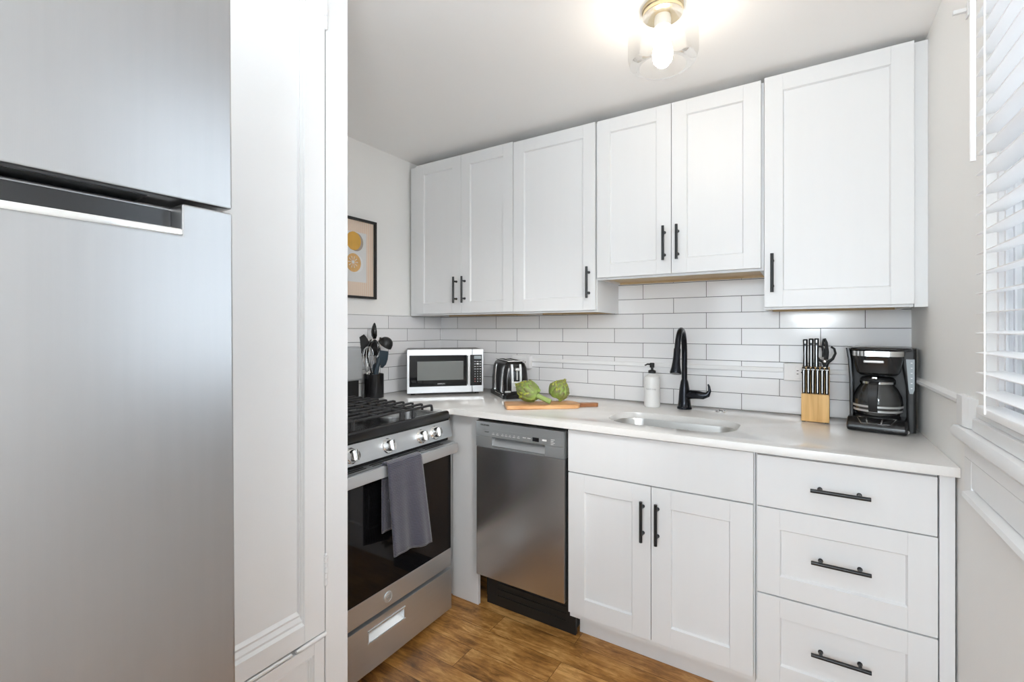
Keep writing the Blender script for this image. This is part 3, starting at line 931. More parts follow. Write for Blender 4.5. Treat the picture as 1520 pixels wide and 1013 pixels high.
# backguard
b = MB()
b.prism([(-0.136, 1.024), (-0.064, 1.020), (-0.060, 1.030), (-0.074, 1.185), (-0.084, 1.197), (-0.136, 1.197)], RY0, -0.712, 'y', bev=0.003)
bgo = b.build('backguard', M['steel'], t)
MB().box(-0.132, -0.080, RY0 + 0.004, -0.722, 0.9195, 1.022, 0.002).build('backguard_riser', M['satin'], t)
b = MB().box(-0.0665, -0.0640, -1.25, -0.98, 1.06, 1.16, 0.001)
b.build('display', M['glassblk'], bgo)

# towel hung over the oven handle
bm = bmesh.new()
uvl = bm.loops.layers.uv.new('UVMap')
NU, NV = 22, 60
path = []
zf, zb = 0.455, 0.535
rows = []
for j in range(NV + 1):
    s = j / NV
    Lb, La, Lf = 0.788 - zb, 0.045, 0.788 - zf
    d = s * (Lb + La + Lf)
    if d < Lb: x, z, q = 0.5945, zb + d, 0.0
    elif d < Lb + La:
        a = (d - Lb) / La * PI
        x, z, q = 0.607 - 0.0125 * math.cos(a), 0.7895 + 0.006 * math.sin(a), 0.0
    else:
        q = (d - Lb - La) / Lf
        x, z = 0.6195 + 0.010 * q, 0.788 - (d - Lb - La)
    rows.append((x, z, q, d))
grid = []
for x, z, q, d in rows:
    r = []
    for i in range(NU + 1):
        u = i / NU
        y0 = -1.172 + 0.014 * q; y1 = -0.996 + 0.042 * q
        yy = y0 + (y1 - y0) * u
        fold = 0.008 * q * math.sin(u * 9.5 + 0.6) + 0.004 * q * math.sin(u * 17 + 2) + (0.012 * q if u > 0.62 else 0) * (u - 0.62) * 2.6
        zz = z - 0.022 * q * u if q > 0 else z
        xx = x + fold if q > 0 else x - 0.003 * abs(math.sin(u * 8))
        r.append((xx, yy, zz, u, d))
    grid.append(r)
V = [[bm.verts.new(p[:3]) for p in r] for r in grid]
for j in range(NV):
    for i in range(NU):
        f = bm.faces.new((V[j][i], V[j][i + 1], V[j + 1][i + 1], V[j + 1][i]))
        for lp, (jj, ii) in zip(f.loops, ((j, i), (j, i + 1), (j + 1, i + 1), (j + 1, i))):
            lp[uvl].uv = (grid[jj][ii][3], grid[jj][ii][4] * 2.6)
bmesh.ops.recalc_face_normals(bm, faces=bm.faces)
b = MB(); b.bm.free(); b.bm = bm
tw = b.build('dish_towel', M['towel'])
tag(tw, 'slate grey ribbed dish towel hanging over the oven door handle', 'towel')
sm = tw.modifiers.new('thickness', 'SOLIDIFY'); sm.thickness = 0.005; sm.offset = 1

# ================================================================== REFRIGERATOR
FX, FY1, FY0 = 1.23, -2.020, -2.63
t = thing('refrigerator', 'tall satin stainless top-freezer refrigerator beside the closet door', 'refrigerator', (0.92, -2.325, 0), rot=(0, -0.013, 0))
# leans back a touch on its rear feet; built upright about its base
WM[t.name] = Matrix.Translation((0.92, -2.325, 0))
b = MB().box(0.56, FX - 0.075, FY0 + 0.004, FY1 - 0.004, 0.05, 1.79, 0.004)
for x in (0.64, 1.10):
    for y in (FY0 + 0.07, FY1 - 0.07): b.tube([(x, y, 0.006), (x, y, 0.05)], 0.02, 10)
b.build('body', M['fridgeside'], t)
OX = 0.018  # the lean moves the doors back, so they start a little forward
b = MB()
b.box(FX - 0.068 + OX, FX + OX, FY0, FY1, 1.4500, 1.80, 0.004)
fz = b.build('freezer_door', M['fridge'], t)
b = MB().box(FX - 0.060 + OX, FX - 0.014 + OX, -2.60, -2.115, 1.4490, 1.4515, 0.0008)
b.build('grip_channel', M['satin'], fz)
b = MB()
b.box(FX - 0.068 + OX, FX + OX, FY0, FY1, 0.08, 1.4045, 0.004)
b.box(FX - 0.068 + OX, FX - 0.034 + OX, FY0, FY1, 1.4000, 1.4450, 0.003)
b.box(FX - 0.036 + OX, FX + OX, -2.0835, FY1, 1.3980, 1.4452, 0.0035); b.box(FX - 0.036 + OX, FX + OX, FY0, -2.565, 1.3980, 1.4452, 0.0035)
fd = b.build('fridge_door', M['fridge'], t)
b = MB().box(FX - 0.034 + OX, FX - 0.0300 + OX, -2.565, -2.0835, 1.4060, 1.4400, 0.001)
b.build('handle_recess', M['black'], fd)
b = MB().box(FX - 0.032 + OX, FX + 0.0015 + OX, -2.566, -2.0820, 1.4025, 1.4125, 0.003)
b.build('handle_lip', M['chrome'], fd)

# ================================================================== MICROWAVE
ang = PI / 4 + 0.005
t = thing('microwave', 'stainless and black countertop microwave in the corner', 'microwave', (0.199, -0.350, ZC), ang)
mw, md, z0, z1 = 0.214, 0.262, 0.012, 0.256
MB().box(-mw + 0.004, mw - 0.004, 0.022, md, z0, z1, 0.004).build('body', M['fridgeside'], t, local=True)
for x in (-0.18, 0.18):
    for y in (0.04, 0.22): MB().tube([(x, y, 0.0005), (x, y, z0 + 0.002)], 0.012, 10).build('foot', M['satin'], t, local=True)
dx = 0.149
b = MB().box(-mw, dx, 0.0, 0.024, z0, z1, 0.003)
dr = b.build('door', M['steel'], t, local=True)
MB().box(-mw + 0.013, dx - 0.030, -0.002, 0.004, z0 + 0.037, z1 - 0.032, 0.002).build('door_glass', M['glassblk'], dr, local=True)
wm = MB().box(-mw + 0.056, dx - 0.050, -0.0032, 0.002, z0 + 0.072, z1 - 0.066, 0.0015).build('window', M['mwglass'], dr, local=True)
b = MB().prism([(dx - 0.030, -0.001), (dx - 0.030, -0.018), (dx - 0.026, -0.023), (dx - 0.016, -0.023), (dx - 0.012, -0.018), (dx - 0.012, -0.001)], z0 + 0.047, z1 - 0.035, 'z', bev=0.0015)
b.build('handle', M['silver'], dr, local=True)
text('lettering', 'EMERSON', 0.0092, M['ltext'], dr, (-0.026, -0.0022, z0 + 0.0515), (1, 0, 0), (0, 0, 1), local=True)
b = MB().box(dx + 0.001, mw, 0.0, 0.024, z0, z1, 0.003)
cp = b.build('control_panel', M['steel'], t, local=True)
MB().box(dx - 0.011, mw - 0.009, -0.002, 0.003, z0 + 0.037, z1 - 0.032, 0.001).build('keypad', M['black'], cp, local=True)
MB().box(dx + 0.010, mw - 0.014, -0.0028, 0.0, z1 - 0.056, z1 - 0.038).build('display', M['lcd'], cp, local=True)
b = MB(); b2 = MB()
for r in range(9):
    for c_ in range(3):
        xx = dx + 0.016 + c_ * 0.0152; zz = z1 - 0.070 - r * 0.0142
        w_ = 0.0052 if r < 4 else 0.0028
        tgt = b2 if (r >= 7 and c_ == 0) else b
        tgt.box(xx - w_, xx + w_, -0.0027, -0.001, zz - 0.0028, zz + 0.0022)
b.build('buttons', M['grey'], cp, smooth=False, local=True)
b2.build('stop_button', M['red'], cp, smooth=False, local=True)
MB().box(dx + 0.0255, dx + 0.0365, -0.0030, -0.001, z1 - 0.0875, z1 - 0.0800).build('pale_button', M['ltext'], cp, smooth=False, local=True)  # one button in a paler colour

# ================================================================== TOASTER (local x = long side, y = width)
t = thing('toaster', 'black and chrome toaster between the microwave and the cutting board', 'toaster', (0.507, -0.169, ZC), math.radians(-41))
TL, TW = 0.145, 0.072
b = MB().loft([rrect(-TL - 0.002, TL + 0.002, -TW - 0.003, TW + 0.003, 0.018, z, 5) for z in (0.0005, 0.022)] + [rrect(-TL, TL, -TW, TW, 0.018, 0.024, 5)])
b.build('base', M['black'], t, local=True)
b = MB().loft([rrect(-TL + k, TL - k, -TW + k2, TW - k2, 0.022, z, 6) for z, k, k2 in ((0.024, 0.004, 0.003), (0.10, 0.006, 0.004), (0.16, 0.010, 0.010), (0.185, 0.018, 0.018), (0.196, 0.030, 0.032))])
b.build('body', M['black'], t, local=True)
b = MB().box(-TL + 0.022, TL - 0.022, -0.046, 0.046, 0.1945, 0.2005, 0.0025)
tp = b.build('top_plate', M['chrome'], t, local=True)
b = MB()
for y in (-0.021, 0.021): b.box(-0.092, 0.092, y - 0.012, y + 0.012, 0.1995, 0.2012)
b.build('bread_slot', M['dark'], tp, smooth=False, local=True)
# chrome band on the long side facing the room, lever column on the end
b = MB()
b.loft([[(x, y, z) for x, z in ()] for y in ()]) if False else None
b.box(-0.052, 0.112, -TW - 0.0005, -TW + 0.006, 0.030, 0.034)
for x0 in (-0.075, 0.082):
    b.prism([(-TW - 0.002, 0.028), (-TW + 0.0015, 0.10), (-TW + 0.008, 0.160), (-TW + 0.020, 0.186), (-TW + 0.026, 0.186), (-TW + 0.014, 0.16), (-TW + 0.008, 0.10), (-TW + 0.005, 0.028)], x0, x0 + 0.022, 'x')
b.build('side_trim', M['chrome'], t, local=True)
b = MB()
prof = [(TL - 0.001, 0.040), (TL - 0.002, 0.10), (TL - 0.007, 0.160), (TL - 0.014, 0.182), (TL - 0.022, 0.184), (TL - 0.014, 0.16), (TL - 0.010, 0.10), (TL - 0.010, 0.040)]
for y in (-0.030, 0.016): b.prism(prof, y, y + 0.011, 'y')
b.box(TL - 0.010, TL + 0.0015, -0.030, 0.027, 0.040, 0.092, 0.004)
b.build('front_trim', M['silver'], t, local=True)
b = MB().box(TL - 0.008, TL + 0.022, -0.013, 0.013, 0.150, 0.164, 0.004)
b.box(TL - 0.010, TL + 0.001, -0.003, 0.003, 0.10, 0.155)
b.build('lever', M['silver'], t, local=True)
MB().tube([(TL + 0.001, -0.0015, 0.064), (TL + 0.012, -0.0015, 0.064), (TL + 0.014, -0.0015, 0.064)], [0.015, 0.0135, 0.011], 20).build('dial', M['chrome'], t, local=True)
MB().box(TL - 0.008, TL - 0.0005, -0.066, -0.034, 0.034, 0.043, 0.002).build('label_plate', M['silver'], t, local=True)
MB().box(TL - 0.008, TL - 0.0005, 0.034, 0.056, 0.085, 0.096, 0.002).build('button', M['silver'], t, local=True)

# ================================================================== CUTTING BOARD AND ARTICHOKES
ca = math.radians(38.2)
t = thing('cutting_board', 'acacia cutting board with a handle lying on the countertop', 'cutting board', (0.757, -0.585, ZC), ca)
B0 = [(0.0, 0.004), (0.004, 0.0), (0.318, 0.0), (0.336, 0.006), (0.346, 0.020), (0.352, 0.036), (0.352, 0.078), (0.346, 0.096), (0.336, 0.114), (0.318, 0.130), (0.004, 0.134), (0.0, 0.130)]
def shr(pts, k):
    cx, cy = 0.17, 0.067
    return [(x + (k if x < cx else -k), y + (k if y < cy else -k)) for x, y in pts]
b = MB().loft([[(x, y, 0.0008) for x, y in shr(B0, 0.003)], [(x, y, 0.004) for x, y in B0], [(x, y, 0.017) for x, y in B0], [(x, y, 0.020) for x, y in shr(B0, 0.003)]])
b.build('board', M['board'], t, local=True)
H0 = [(0.350, 0.034), (0.362, 0.040), (0.432, 0.038), (0.441, 0.044), (0.444, 0.057), (0.441, 0.070), (0.432, 0.076), (0.362, 0.074), (0.350, 0.080)]
b = MB().loft([[(x, y, 0.0025) for x, y in H0], [(x, y, 0.018) for x, y in H0]])
b.build('handle', M['boardend'], t, local=True)


def artichoke(label, loc, axis, R, L, stem_len, seed, stem_bend=0.0):
    """local z = from stem to tip; bracts overlap in a spiral"""
    rnd = random.Random(seed)
    ax = Vector(axis).normalized()
    q = Vector((0, 0, 1)).rotation_difference(ax)
    t = thing('artichoke', label, 'artichoke', loc, rot=q.to_euler(), group='artichokes on the cutting board')
    bm = bmesh.new()
    uvl = bm.loops.layers.uv.new('UVMap')
    def rad(z):  # body radius along the axis, z from 0 to 1
        return R * (math.sin(PI * min(1, max(0.0, 0.19 + 0.81 * z)))) ** 0.72 if z < 0.98 else R * 0.12
    # core
    n = 20
    rings = []
    for i in range(12):
        z = i / 11
        rr = rad(z) * 0.90 + 0.001
        rings.append([bm.verts.new((rr * math.cos(2 * PI * k / n), rr * math.sin(2 * PI * k / n), z * L)) for k in range(n)])
    for A, B in zip(rings, rings[1:]):
        for k in range(n):
            f = bm.faces.new((A[k], A[(k + 1) % n], B[(k + 1) % n], B[k]))
            for lp in f.loops: lp[uvl].uv = (0.5, 0.35)
    bm.faces.new(rings[0][::-1]); bm.faces.new(rings[-1])
    NB = 46
    for i in range(NB):
        f = i / (NB - 1)
        zb = -0.06 + 0.80 * f ** 0.95
        th = i * 2.39996 + rnd.uniform(-0.1, 0.1)
        ln = (0.50 - 0.12 * f) * L * rnd.uniform(0.9, 1.1)
        wd = R * (0.92 - 0.42 * f) * rnd.uniform(0.9, 1.08)
        lift = 0.006 * (1 - f) * rnd.uniform(0.5, 1.3) + 0.0015
        prof = ((0.0, 0.55), (0.25, 0.95), (0.5, 1.0), (0.72, 0.72), (0.9, 0.28), (1.0, 0.02))
        vs = []
        for tt, w in prof:
            z = zb + tt * ln / L
            r0 = rad(min(1, max(0, z))) * (0.97 if z <= 1 else 0.8) + lift * tt ** 2 + 0.0018
            if z > 0.97: r0 = max(0.004, r0 - (z - 0.97) * 0.06)
            row = []
            for s_ in (-1, -0.5, 0, 0.5, 1):
                a = th + s_ * w * wd / max(r0, 0.012) * 0.5
                rr = r0 * (1 - 0.06 * abs(s_)) + 0.0025 * (1 - abs(s_))
                row.append((bm.verts.new((rr * math.cos(a), rr * math.sin(a), z * L)), tt))
            vs.append(row)
        for A, B in zip(vs, vs[1:]):
            for k in range(4):
                fc = bm.faces.new((A[k][0], A[k + 1][0], B[k + 1][0], B[k][0]))
                for lp, tv in zip(fc.loops, (A[k][1], A[k + 1][1], B[k + 1][1], B[k][1])): lp[uvl].uv = (f, tv)
    b = MB(); b.bm.free(); b.bm = bm
    o = b.build('bracts', M['bract'], t, local=True, angle=60)
    if stem_len > 0:
        pts = [(0, 0, 0.012), (0.001, 0.0, -stem_len * 0.4), (0.003, stem_bend, -stem_len)]
        MB().tube(pts, [0.013, 0.0115, 0.0125], 12).build('stem', M['stem'], t, local=True)
    return t


artichoke('artichoke with a thick stem pointing at the room, in front of the toaster', (0.845, -0.456, 0.9760), (-0.87, -0.20, 0.40), 0.046, 0.112, 0.070, 3)
artichoke('rounder artichoke nearer the board handle, its stem hidden behind the other', (0.886, -0.352, 0.9570), (0.34, 0.30, 0.80), 0.047, 0.094, 0.0, 11)

# ================================================================== KNIFE BLOCK
KX, KY = 1.9405, -0.172
t = thing('knife_block', 'pale pine knife block standing against the tiled wall', 'knife block', (KX, KY, ZC), math.radians(-3))
hw = 0.0465
b = MB().prism([(0.0, 0.003), (0.105, 0.003), (0.105, 0.216), (0.046, 0.216), (0.046, 0.112), (0.0, 0.112)], -hw, hw, 'x', bev=0.0015)
b.build('block', M['block'], t, local=True)
for x in (-0.038, 0.038):
    for y in (0.008, 0.095): MB().box(x - 0.006, x + 0.006, y - 0.006, y + 0.006, 0.0005, 0.0035).build('foot', M['satin'], t, smooth=False, local=True)
Rk = Matrix.Rotation(math.radians(-3), 4, 'Z')
def kpos(x, y, z): return Vector((KX, KY, ZC)) + (Rk @ Vector((x, y, z)))
for k in range(6):
    kx = -0.0385 + k * 0.0154
    names = ['nearest the outlet', 'second from the outlet', 'third from the outlet', 'third from the coffee maker', 'second from the coffee maker', 'nearest the coffee maker']
    kt = thing('steak_knife', 'black steak knife in the front row of the block, ' + names[k], 'knife', kpos(kx, 0.022, 0.113), math.radians(-3), 'steak knives in the front row')
    b = MB().loft([rrect(-0.0060 - e, 0.0060 + e, -0.0105 - e, 0.0105 + e, 0.0045, z, 4) for z, e in ((0.0, -0.0005), (0.02, 0.0), (0.07, 0.0004), (0.096, 0.001), (0.103, -0.001), (0.105, -0.003))])
    b.build('handle', M['black'], kt, local=True)
    b = MB().box(-0.0013, 0.0013, -0.0114, -0.0095, 0.004, 0.094); b.box(-0.0066, 0.0066, -0.0118, 0.0112, 0.094, 0.0970, 0.001)
    b.build('tang', M['tang'], kt, local=True)
    MB().box(-0.0008, 0.0008, -0.008, 0.008, -0.06, 0.001).build('blade', M['chrome'], kt, local=True)
for k, (kx, hh, lab) in enumerate(((-0.036, 0.111, 'long black-handled knife at the outlet side of the tall back row'), (-0.0155, 0.114, 'long black-handled knife in the middle of the tall back row'), (0.003, 0.115, 'long black-handled knife beside the scissors in the tall back row'))):
    kt = thing('kitchen_knife', lab, 'knife', kpos(kx, 0.066, 0.2175), math.radians(-3), 'long knives in the back row')
    # handle with a hanging hole at its end
    b = MB().loft([rrect(-0.0078 - e, 0.0078 + e, -0.0115 - e, 0.0115 + e, 0.0055, z, 4) for z, e in ((0.0, 0.001), (0.006, 0.0), (0.05, -0.001), (hh - 0.024, 0.0), (hh - 0.002, 0.0005), (hh, -0.002))])
    b.build('handle', M['satin'], kt, local=True)
    MB().box(-0.0026, 0.0026, -0.0126, -0.0105, hh - 0.018, hh - 0.006, 0.001).build('hang_hole', M['silver'], kt, local=True)
    b = MB().box(-0.0011, 0.0011, -0.0125, -0.0100, 0.002, hh - 0.028)
    b.build('tang', M['tang'], kt, local=True)
    MB().box(-0.001, 0.001, -0.010, 0.010, -0.09, 0.001).build('blade', M['chrome'], kt, local=True)
kt = thing('kitchen_scissors', 'black-handled kitchen scissors standing in the back of the knife block', 'scissors', kpos(0.031, 0.060, 0.2175), math.radians(-3))
b = MB()
b.tube([(0.0, 0, 0.0), (-0.004, 0, 0.020), (-0.020, 0, 0.028), (-0.031, 0, 0.050), (-0.030, 0, 0.070), (-0.020, 0, 0.083), (-0.008, 0, 0.080), (-0.004, 0, 0.062), (-0.005, 0, 0.040)], [0.007, 0.007, 0.0055, 0.0045, 0.0042, 0.0045, 0.005, 0.0055, 0.006], 10)
b.build('handle', M['satin'], kt, local=True)
b = MB()
b.tube([(0.003, 0, 0.0), (0.010, 0, 0.020), (0.026, 0, 0.034), (0.035, 0, 0.056), (0.031, 0, 0.074), (0.020, 0, 0.082)], [0.007, 0.007, 0.0055, 0.0045, 0.0042, 0.004], 10)
b.tube([(0.004, 0, 0.030), (0.006, 0, 0.06), (0.005, 0, 0.098), (0.000, 0, 0.114), (-0.004, 0, 0.112), (-0.006, 0, 0.098), (-0.006, 0, 0.085)], [0.0075, 0.0085, 0.0052, 0.004, 0.004, 0.0045, 0.006], 10)
b.build('handle', M['satin'], kt, local=True)
MB().box(-0.008, 0.008, -0.0020, 0.0020, -0.07, 0.010).build('blade', M['chrome'], kt, local=True)
MB().sphere((0.0, -0.006, 0.022), 0.007, (1, 0.4, 1), 14).build('pivot', M['chrome'], kt, local=True)

# ================================================================== COFFEE MAKER
t = thing('coffee_maker', 'black drip coffee maker with a silver band in the corner by the window wall', 'coffee maker', (2.136, -0.192, ZC), math.radians(-9))
def RR(x0, x1, y0, y1, rs, z, n=6): return rrect(x0, x1, y0, y1, 0, z, n, rs)
b = MB()
rf = [0.012, 0.012, 0.030, 0.034]
b.prism([(-0.092, 0.0006), (-0.093, 0.027), (-0.061, 0.051), (0.085, 0.051), (0.085, 0.0006)], -0.088, 0.084, 'x', bev=0.009)
b.build('base', M['black'], t, local=True)
b = MB()
b.tube([(0.058, -0.0885, 0.010), (0.075, -0.080, 0.011), (0.084, -0.062, 0.011)], [0.004, 0.010, 0.006], 10)
b.build('foot_trim', M['silver'], t, local=True)
# column and water tank
b = MB().loft([RR(-0.088, 0.090, 0.030, 0.100, [0.012] * 4, z) for z in (0.046, 0.30)])
b.build('column', M['satin'], t, local=True)
b = MB().loft([RR(0.066 + k0, 0.106, -0.010, 0.098, [0.010, 0.010, 0.008, 0.010], z) for z, k0 in ((0.0005, 0.016), (0.020, 0.014), (0.16, 0.012), (0.24, 0.0), (0.300, -0.002))])
tk = b.build('water_tank', M['satin'], t, local=True)
b = MB().prism([(0.078, 0.262), (0.101, 0.262), (0.101, 0.155), (0.097, 0.140), (0.088, 0.140), (0.085, 0.155)], -0.0125, -0.009, 'y')
gz = b.build('level_gauge', M['lcd'], tk, local=True)
b = MB()
for k in range(6): b.box(0.0905, 0.0955, -0.0130, -0.012, 0.158 + k * 0.018, 0.1605 + k * 0.018)
b.build('gauge_mark', M['ltext'], gz, smooth=False, local=True)
# left flank of the housing, brew basket, band, lid
b = MB().loft([RR(-0.090 + k, -0.078 + k, -0.028, 0.098, [0.003] * 4, z) for z, k in ((0.046, 0.006), (0.18, 0.005), (0.26, 0.0), (0.300, -0.006))])
b.build('side_wing', M['black'], t, local=True)
b = MB().loft([RR(-0.072 + k, 0.072 - k, -0.084 + k * 1.2, 0.04, [0.004, 0.004, 0.045 - k * 0.4, 0.045 - k * 0.4], z, 8) for z, k in ((0.202, 0.020), (0.212, 0.010), (0.24, 0.004), (0.268, 0.0), (0.290, -0.002))])
bk = b.build('brew_basket', M['black'], t, local=True)
b = MB().loft([RR(-0.0755, 0.0755, -0.0875, 0.04, [0.004, 0.004, 0.045, 0.045], z, 8) for z in (0.2725, 0.2905)])
b.build('band', M['chrome'], t, local=True)
b = MB().loft([RR(-0.090 + k, 0.100 - k, -0.090 + k, 0.100, [0.012, 0.012, 0.045, 0.045], z, 8) for z, k in ((0.2908, 0.010), (0.296, 0.004), (0.302, 0.006), (0.305, 0.016))])
b.build('lid', M['black'], t, local=True)
MB().box(-0.038, 0.020, -0.0905, -0.080, 0.2485, 0.2580, 0.003).build('name_plate', M['silver'], bk, local=True)
text('lettering', 'BLACK+DECKER', 0.0068, M['ltext'], bk, (-0.009, -0.0906, 0.2532), (1, 0, 0), (0, 0, 1), local=True)
# sloping control panel on the base
def slope(x, t_, o=0.0):          # point on the sloping front of the base
    y, z = -0.0915 + 0.0300 * t_, 0.0290 + 0.0225 * t_
    return (x, y - 0.60 * o, z + 0.80 * o)
def plate(x0, x1, x2, x3, t0, t1, o0, o1):
    return [[slope(x0, t0, o0), slope(x1, t0, o0), slope(x2, t1, o0), slope(x3, t1, o0)], [slope(x0, t0, o1), slope(x1, t0, o1), slope(x2, t1, o1), slope(x3, t1, o1)]]
b = MB().loft(plate(-0.046, 0.040, 0.056, -0.062, 0.06, 0.97, -0.002, 0.0012))
cpn = b.build('control_panel', M['chrome'], t, local=True)
b = MB()
for a0, a1, a2, a3 in ((-0.045, -0.030, -0.033, -0.056), (-0.026, 0.010, 0.013, -0.029), (0.014, 0.037, 0.050, 0.017)):
    b.loft(plate(a0, a1, a2, a3, 0.16, 0.86, 0.001, 0.0022))
b.build('button', M['black'], cpn, smooth=False, local=True)
MB().lathe([(0.066, 0.0), (0.066, 0.0035), (0.060, 0.0042)], (-0.002, -0.008, 0.0505), 32).build('warming_plate', M['satin'], t, local=True)

cfp = Matrix.Translation((2.136, -0.192, ZC)) @ Matrix.Rotation(math.radians(-9), 4, 'Z') @ Vector((-0.002, -0.008, 0.0550))
t = thing('coffee_carafe', 'glass coffee carafe with a black handle standing inside the coffee maker', 'carafe', tuple(cfp), math.radians(-14))
b = MB().lathe([(0.003, 0.0006), (0.056, 0.0006), (0.063, 0.004), (0.0705, 0.022), (0.0725, 0.045), (0.0700, 0.070), (0.061, 0.095), (0.0505, 0.112), (0.0475, 0.122)], (0, 0, 0), 40)
b.build('glass', M['carafe'], t, local=True)
MB().lathe([(0.0465, 0.116), (0.0530, 0.116), (0.0530, 0.124), (0.0465, 0.124)], (0, 0, 0), 36, caps=False).build('collar', M['chrome'], t, local=True)
MB().lathe([(0.052, 0.1242), (0.052, 0.130), (0.046, 0.138), (0.012, 0.141)], (0, 0, 0), 32).build('lid', M['satin'], t, local=True)
for zz, rr in ((0.020, 0.0712), (0.036, 0.0735)):
    bd = MB().lathe([(rr - 0.0008, -0.0035), (rr + 0.0006, -0.0035), (rr + 0.0010, 0.0035), (rr - 0.0008, 0.0035)], (0, 0, zz), 40, caps=False).build('band', M['silver'], t, local=True)
hb = bez((0, -0.050, 0.124), (0, -0.100, 0.140), (0, -0.110, 0.070), (0, -0.082, 0.020), 12)
b = MB()
b.loft([[(-0.014 + 0.003 * (k > 9), p.y + 0.007, p.z), (0.014 - 0.003 * (k > 9), p.y + 0.007, p.z), (0.013, p.y - 0.007, p.z), (-0.013, p.y - 0.007, p.z)] for k, p in enumerate(hb)])
b.build('handle', M['satin'], t, local=True, angle=60)
MB().box(-0.008, 0.008, -0.066, -0.048, 0.1345, 0.1430, 0.002).build('latch', M['chrome'], t, local=True)

# ================================================================== OUTLETS AND CABLE CHANNEL
def outlet(x0, x1, z0, z1, label, sx):
    t = thing('outlet_box', label, 'outlet', ((x0 + x1) / 2, 0, (z0 + z1) / 2))
    MB().box(x0, x1, -0.036, -0.0008, z0, z1, 0.004).build('box', M['white'], t)
    o = MB().box(sx - 0.017, sx + 0.052, -0.0385, -0.035, z0 + 0.0135, z1 - 0.0135, 0.002).build('receptacle', M['white'], t)
    b = MB()
    zc = (z0 + z1) / 2
    for k in (0.0, 0.036):
        b.box(sx + k - 0.011, sx + k - 0.004, -0.0392, -0.0382, zc + 0.0055, zc + 0.0085); b.box(sx + k - 0.011, sx + k - 0.004, -0.0392, -0.0382, zc - 0.0085, zc - 0.0055)
        b.tube([(sx + k + 0.007, -0.0392, zc), (sx + k + 0.007, -0.0382, zc)], 0.003, 10)
    b.build('socket_holes', M['dtext'], o, smooth=False)
    return t


outlet(1.829, 1.960, 1.066, 1.141, 'white surface outlet box on the tiles behind the knife block', 1.888)
outlet(0.437, 0.560, 1.060, 1.134, 'white surface outlet box on the tiles behind the toaster', 0.49)


def channel(x0, x1, label):
    b = MB().box(x0, x1, -0.012, -0.0005, 1.0985, 1.1185, 0.003)
    o = tag(b.build('cable_channel', M['white']), label, 'cable channel', 'cable channels on the tiles')
    return o


channel(0.5615, 1.8275, 'long white cable channel on the tiles between the two outlet boxes')
channel(1.9615, 2.2570, 'short white cable channel on the tiles behind the coffee maker')

# ================================================================== UTENSIL CROCK
CX, CY, CR = -0.058, -0.642, 0.053
t = thing('utensil_crock', 'glossy black crock full of utensils beside the range', 'crock', (CX, CY, ZC))
MB().lathe([(0.046, 0.0006), (CR, 0.004), (CR, 0.128), (CR - 0.0015, 0.130), (CR - 0.005, 0.128), (CR - 0.005, 0.010), (0.002, 0.009)], (CX, CY, ZC), 36).build('pot', M['black'], t)
RT = Vector((0.846, 0.533, 0))   # across the view of the crock
FWD = Vector((-0.533, 0.846, 0))


def upt(a, z, dep=0.0): return Vector((CX, CY, 0)) + RT * a + FWD * dep + Vector((0, 0, z))


GU = 'utensils standing in the black crock'


def paddle(b, pts, widths, th, nrm):
    """flat blade through centre points with half widths; nrm = face normal"""
    nrm = Vector(nrm).normalized()
    loops = []
    for i, (p, w) in enumerate(zip(pts, widths)):
        p = Vector(p)
        t_ = (Vector(pts[min(i + 1, len(pts) - 1)]) - Vector(pts[max(0, i - 1)])).normalized()
        s_ = t_.cross(nrm).normalized()
        n2 = s_.cross(t_)
        loops.append([p - s_ * w - n2 * th / 2, p - s_ * w * 0.6 - n2 * th * 0.8, p + s_ * w * 0.6 - n2 * th * 0.8, p + s_ * w - n2 * th / 2, p + s_ * w + n2 * th / 2, p + s_ * w * 0.6 + n2 * th * 0.3, p - s_ * w * 0.6 + n2 * th * 0.3, p - s_ * w + n2 * th / 2])
    b.loft(loops)
    return b


def utensil(name, label, cat): return thing(name, label, cat, (CX, CY, ZC + 0.012), group=GU)


# tall spoon, seen edge-on
t = utensil('serving_spoon', 'tallest black spoon standing edge-on in the crock', 'spoon')
MB().tube([upt(0.006, 0.935, 0.016), upt(0.003, 1.16, 0.014), upt(0.001, 1.235, 0.012)], [0.0045, 0.0045, 0.005], 10).build('shaft', M['chrome'], t)
b = MB()
b.loft([[upt(0.001 + 0.016 * w * math.cos(a), 1.235 + q * 0.088, 0.012 + 0.010 * w * math.sin(a) - 0.01 * math.sin(q * PI)) for a in [2 * PI * k / 12 for k in range(12)]] for q, w in ((0, 0.5), (0.2, 0.95), (0.45, 1.0), (0.75, 0.72), (0.93, 0.38), (1.0, 0.08))])
b.build('bowl', M['black'], t)
# solid spoon turned to the room
t = utensil('cooking_spoon', 'black cooking spoon with its round bowl facing the room', 'spoon')
MB().tube([upt(0.024, 0.935, 0.004), upt(0.022, 1.09, -0.008), upt(0.015, 1.15, -0.020)], [0.0045, 0.005, 0.006], 10).build('shaft', M['chrome'], t)
b = MB()
b.loft([[upt(0.015 + 0.025 * w * math.cos(a) - 0.003 * q, 1.143 + q * 0.090, -0.022 + 0.007 * w * math.sin(a)) for a in [2 * PI * k / 14 for k in range(14)]] for q, w in ((0, 0.3), (0.15, 0.68), (0.4, 0.98), (0.65, 1.0), (0.85, 0.72), (0.96, 0.38), (1.0, 0.06))])
b.build('bowl', M['black'], t)
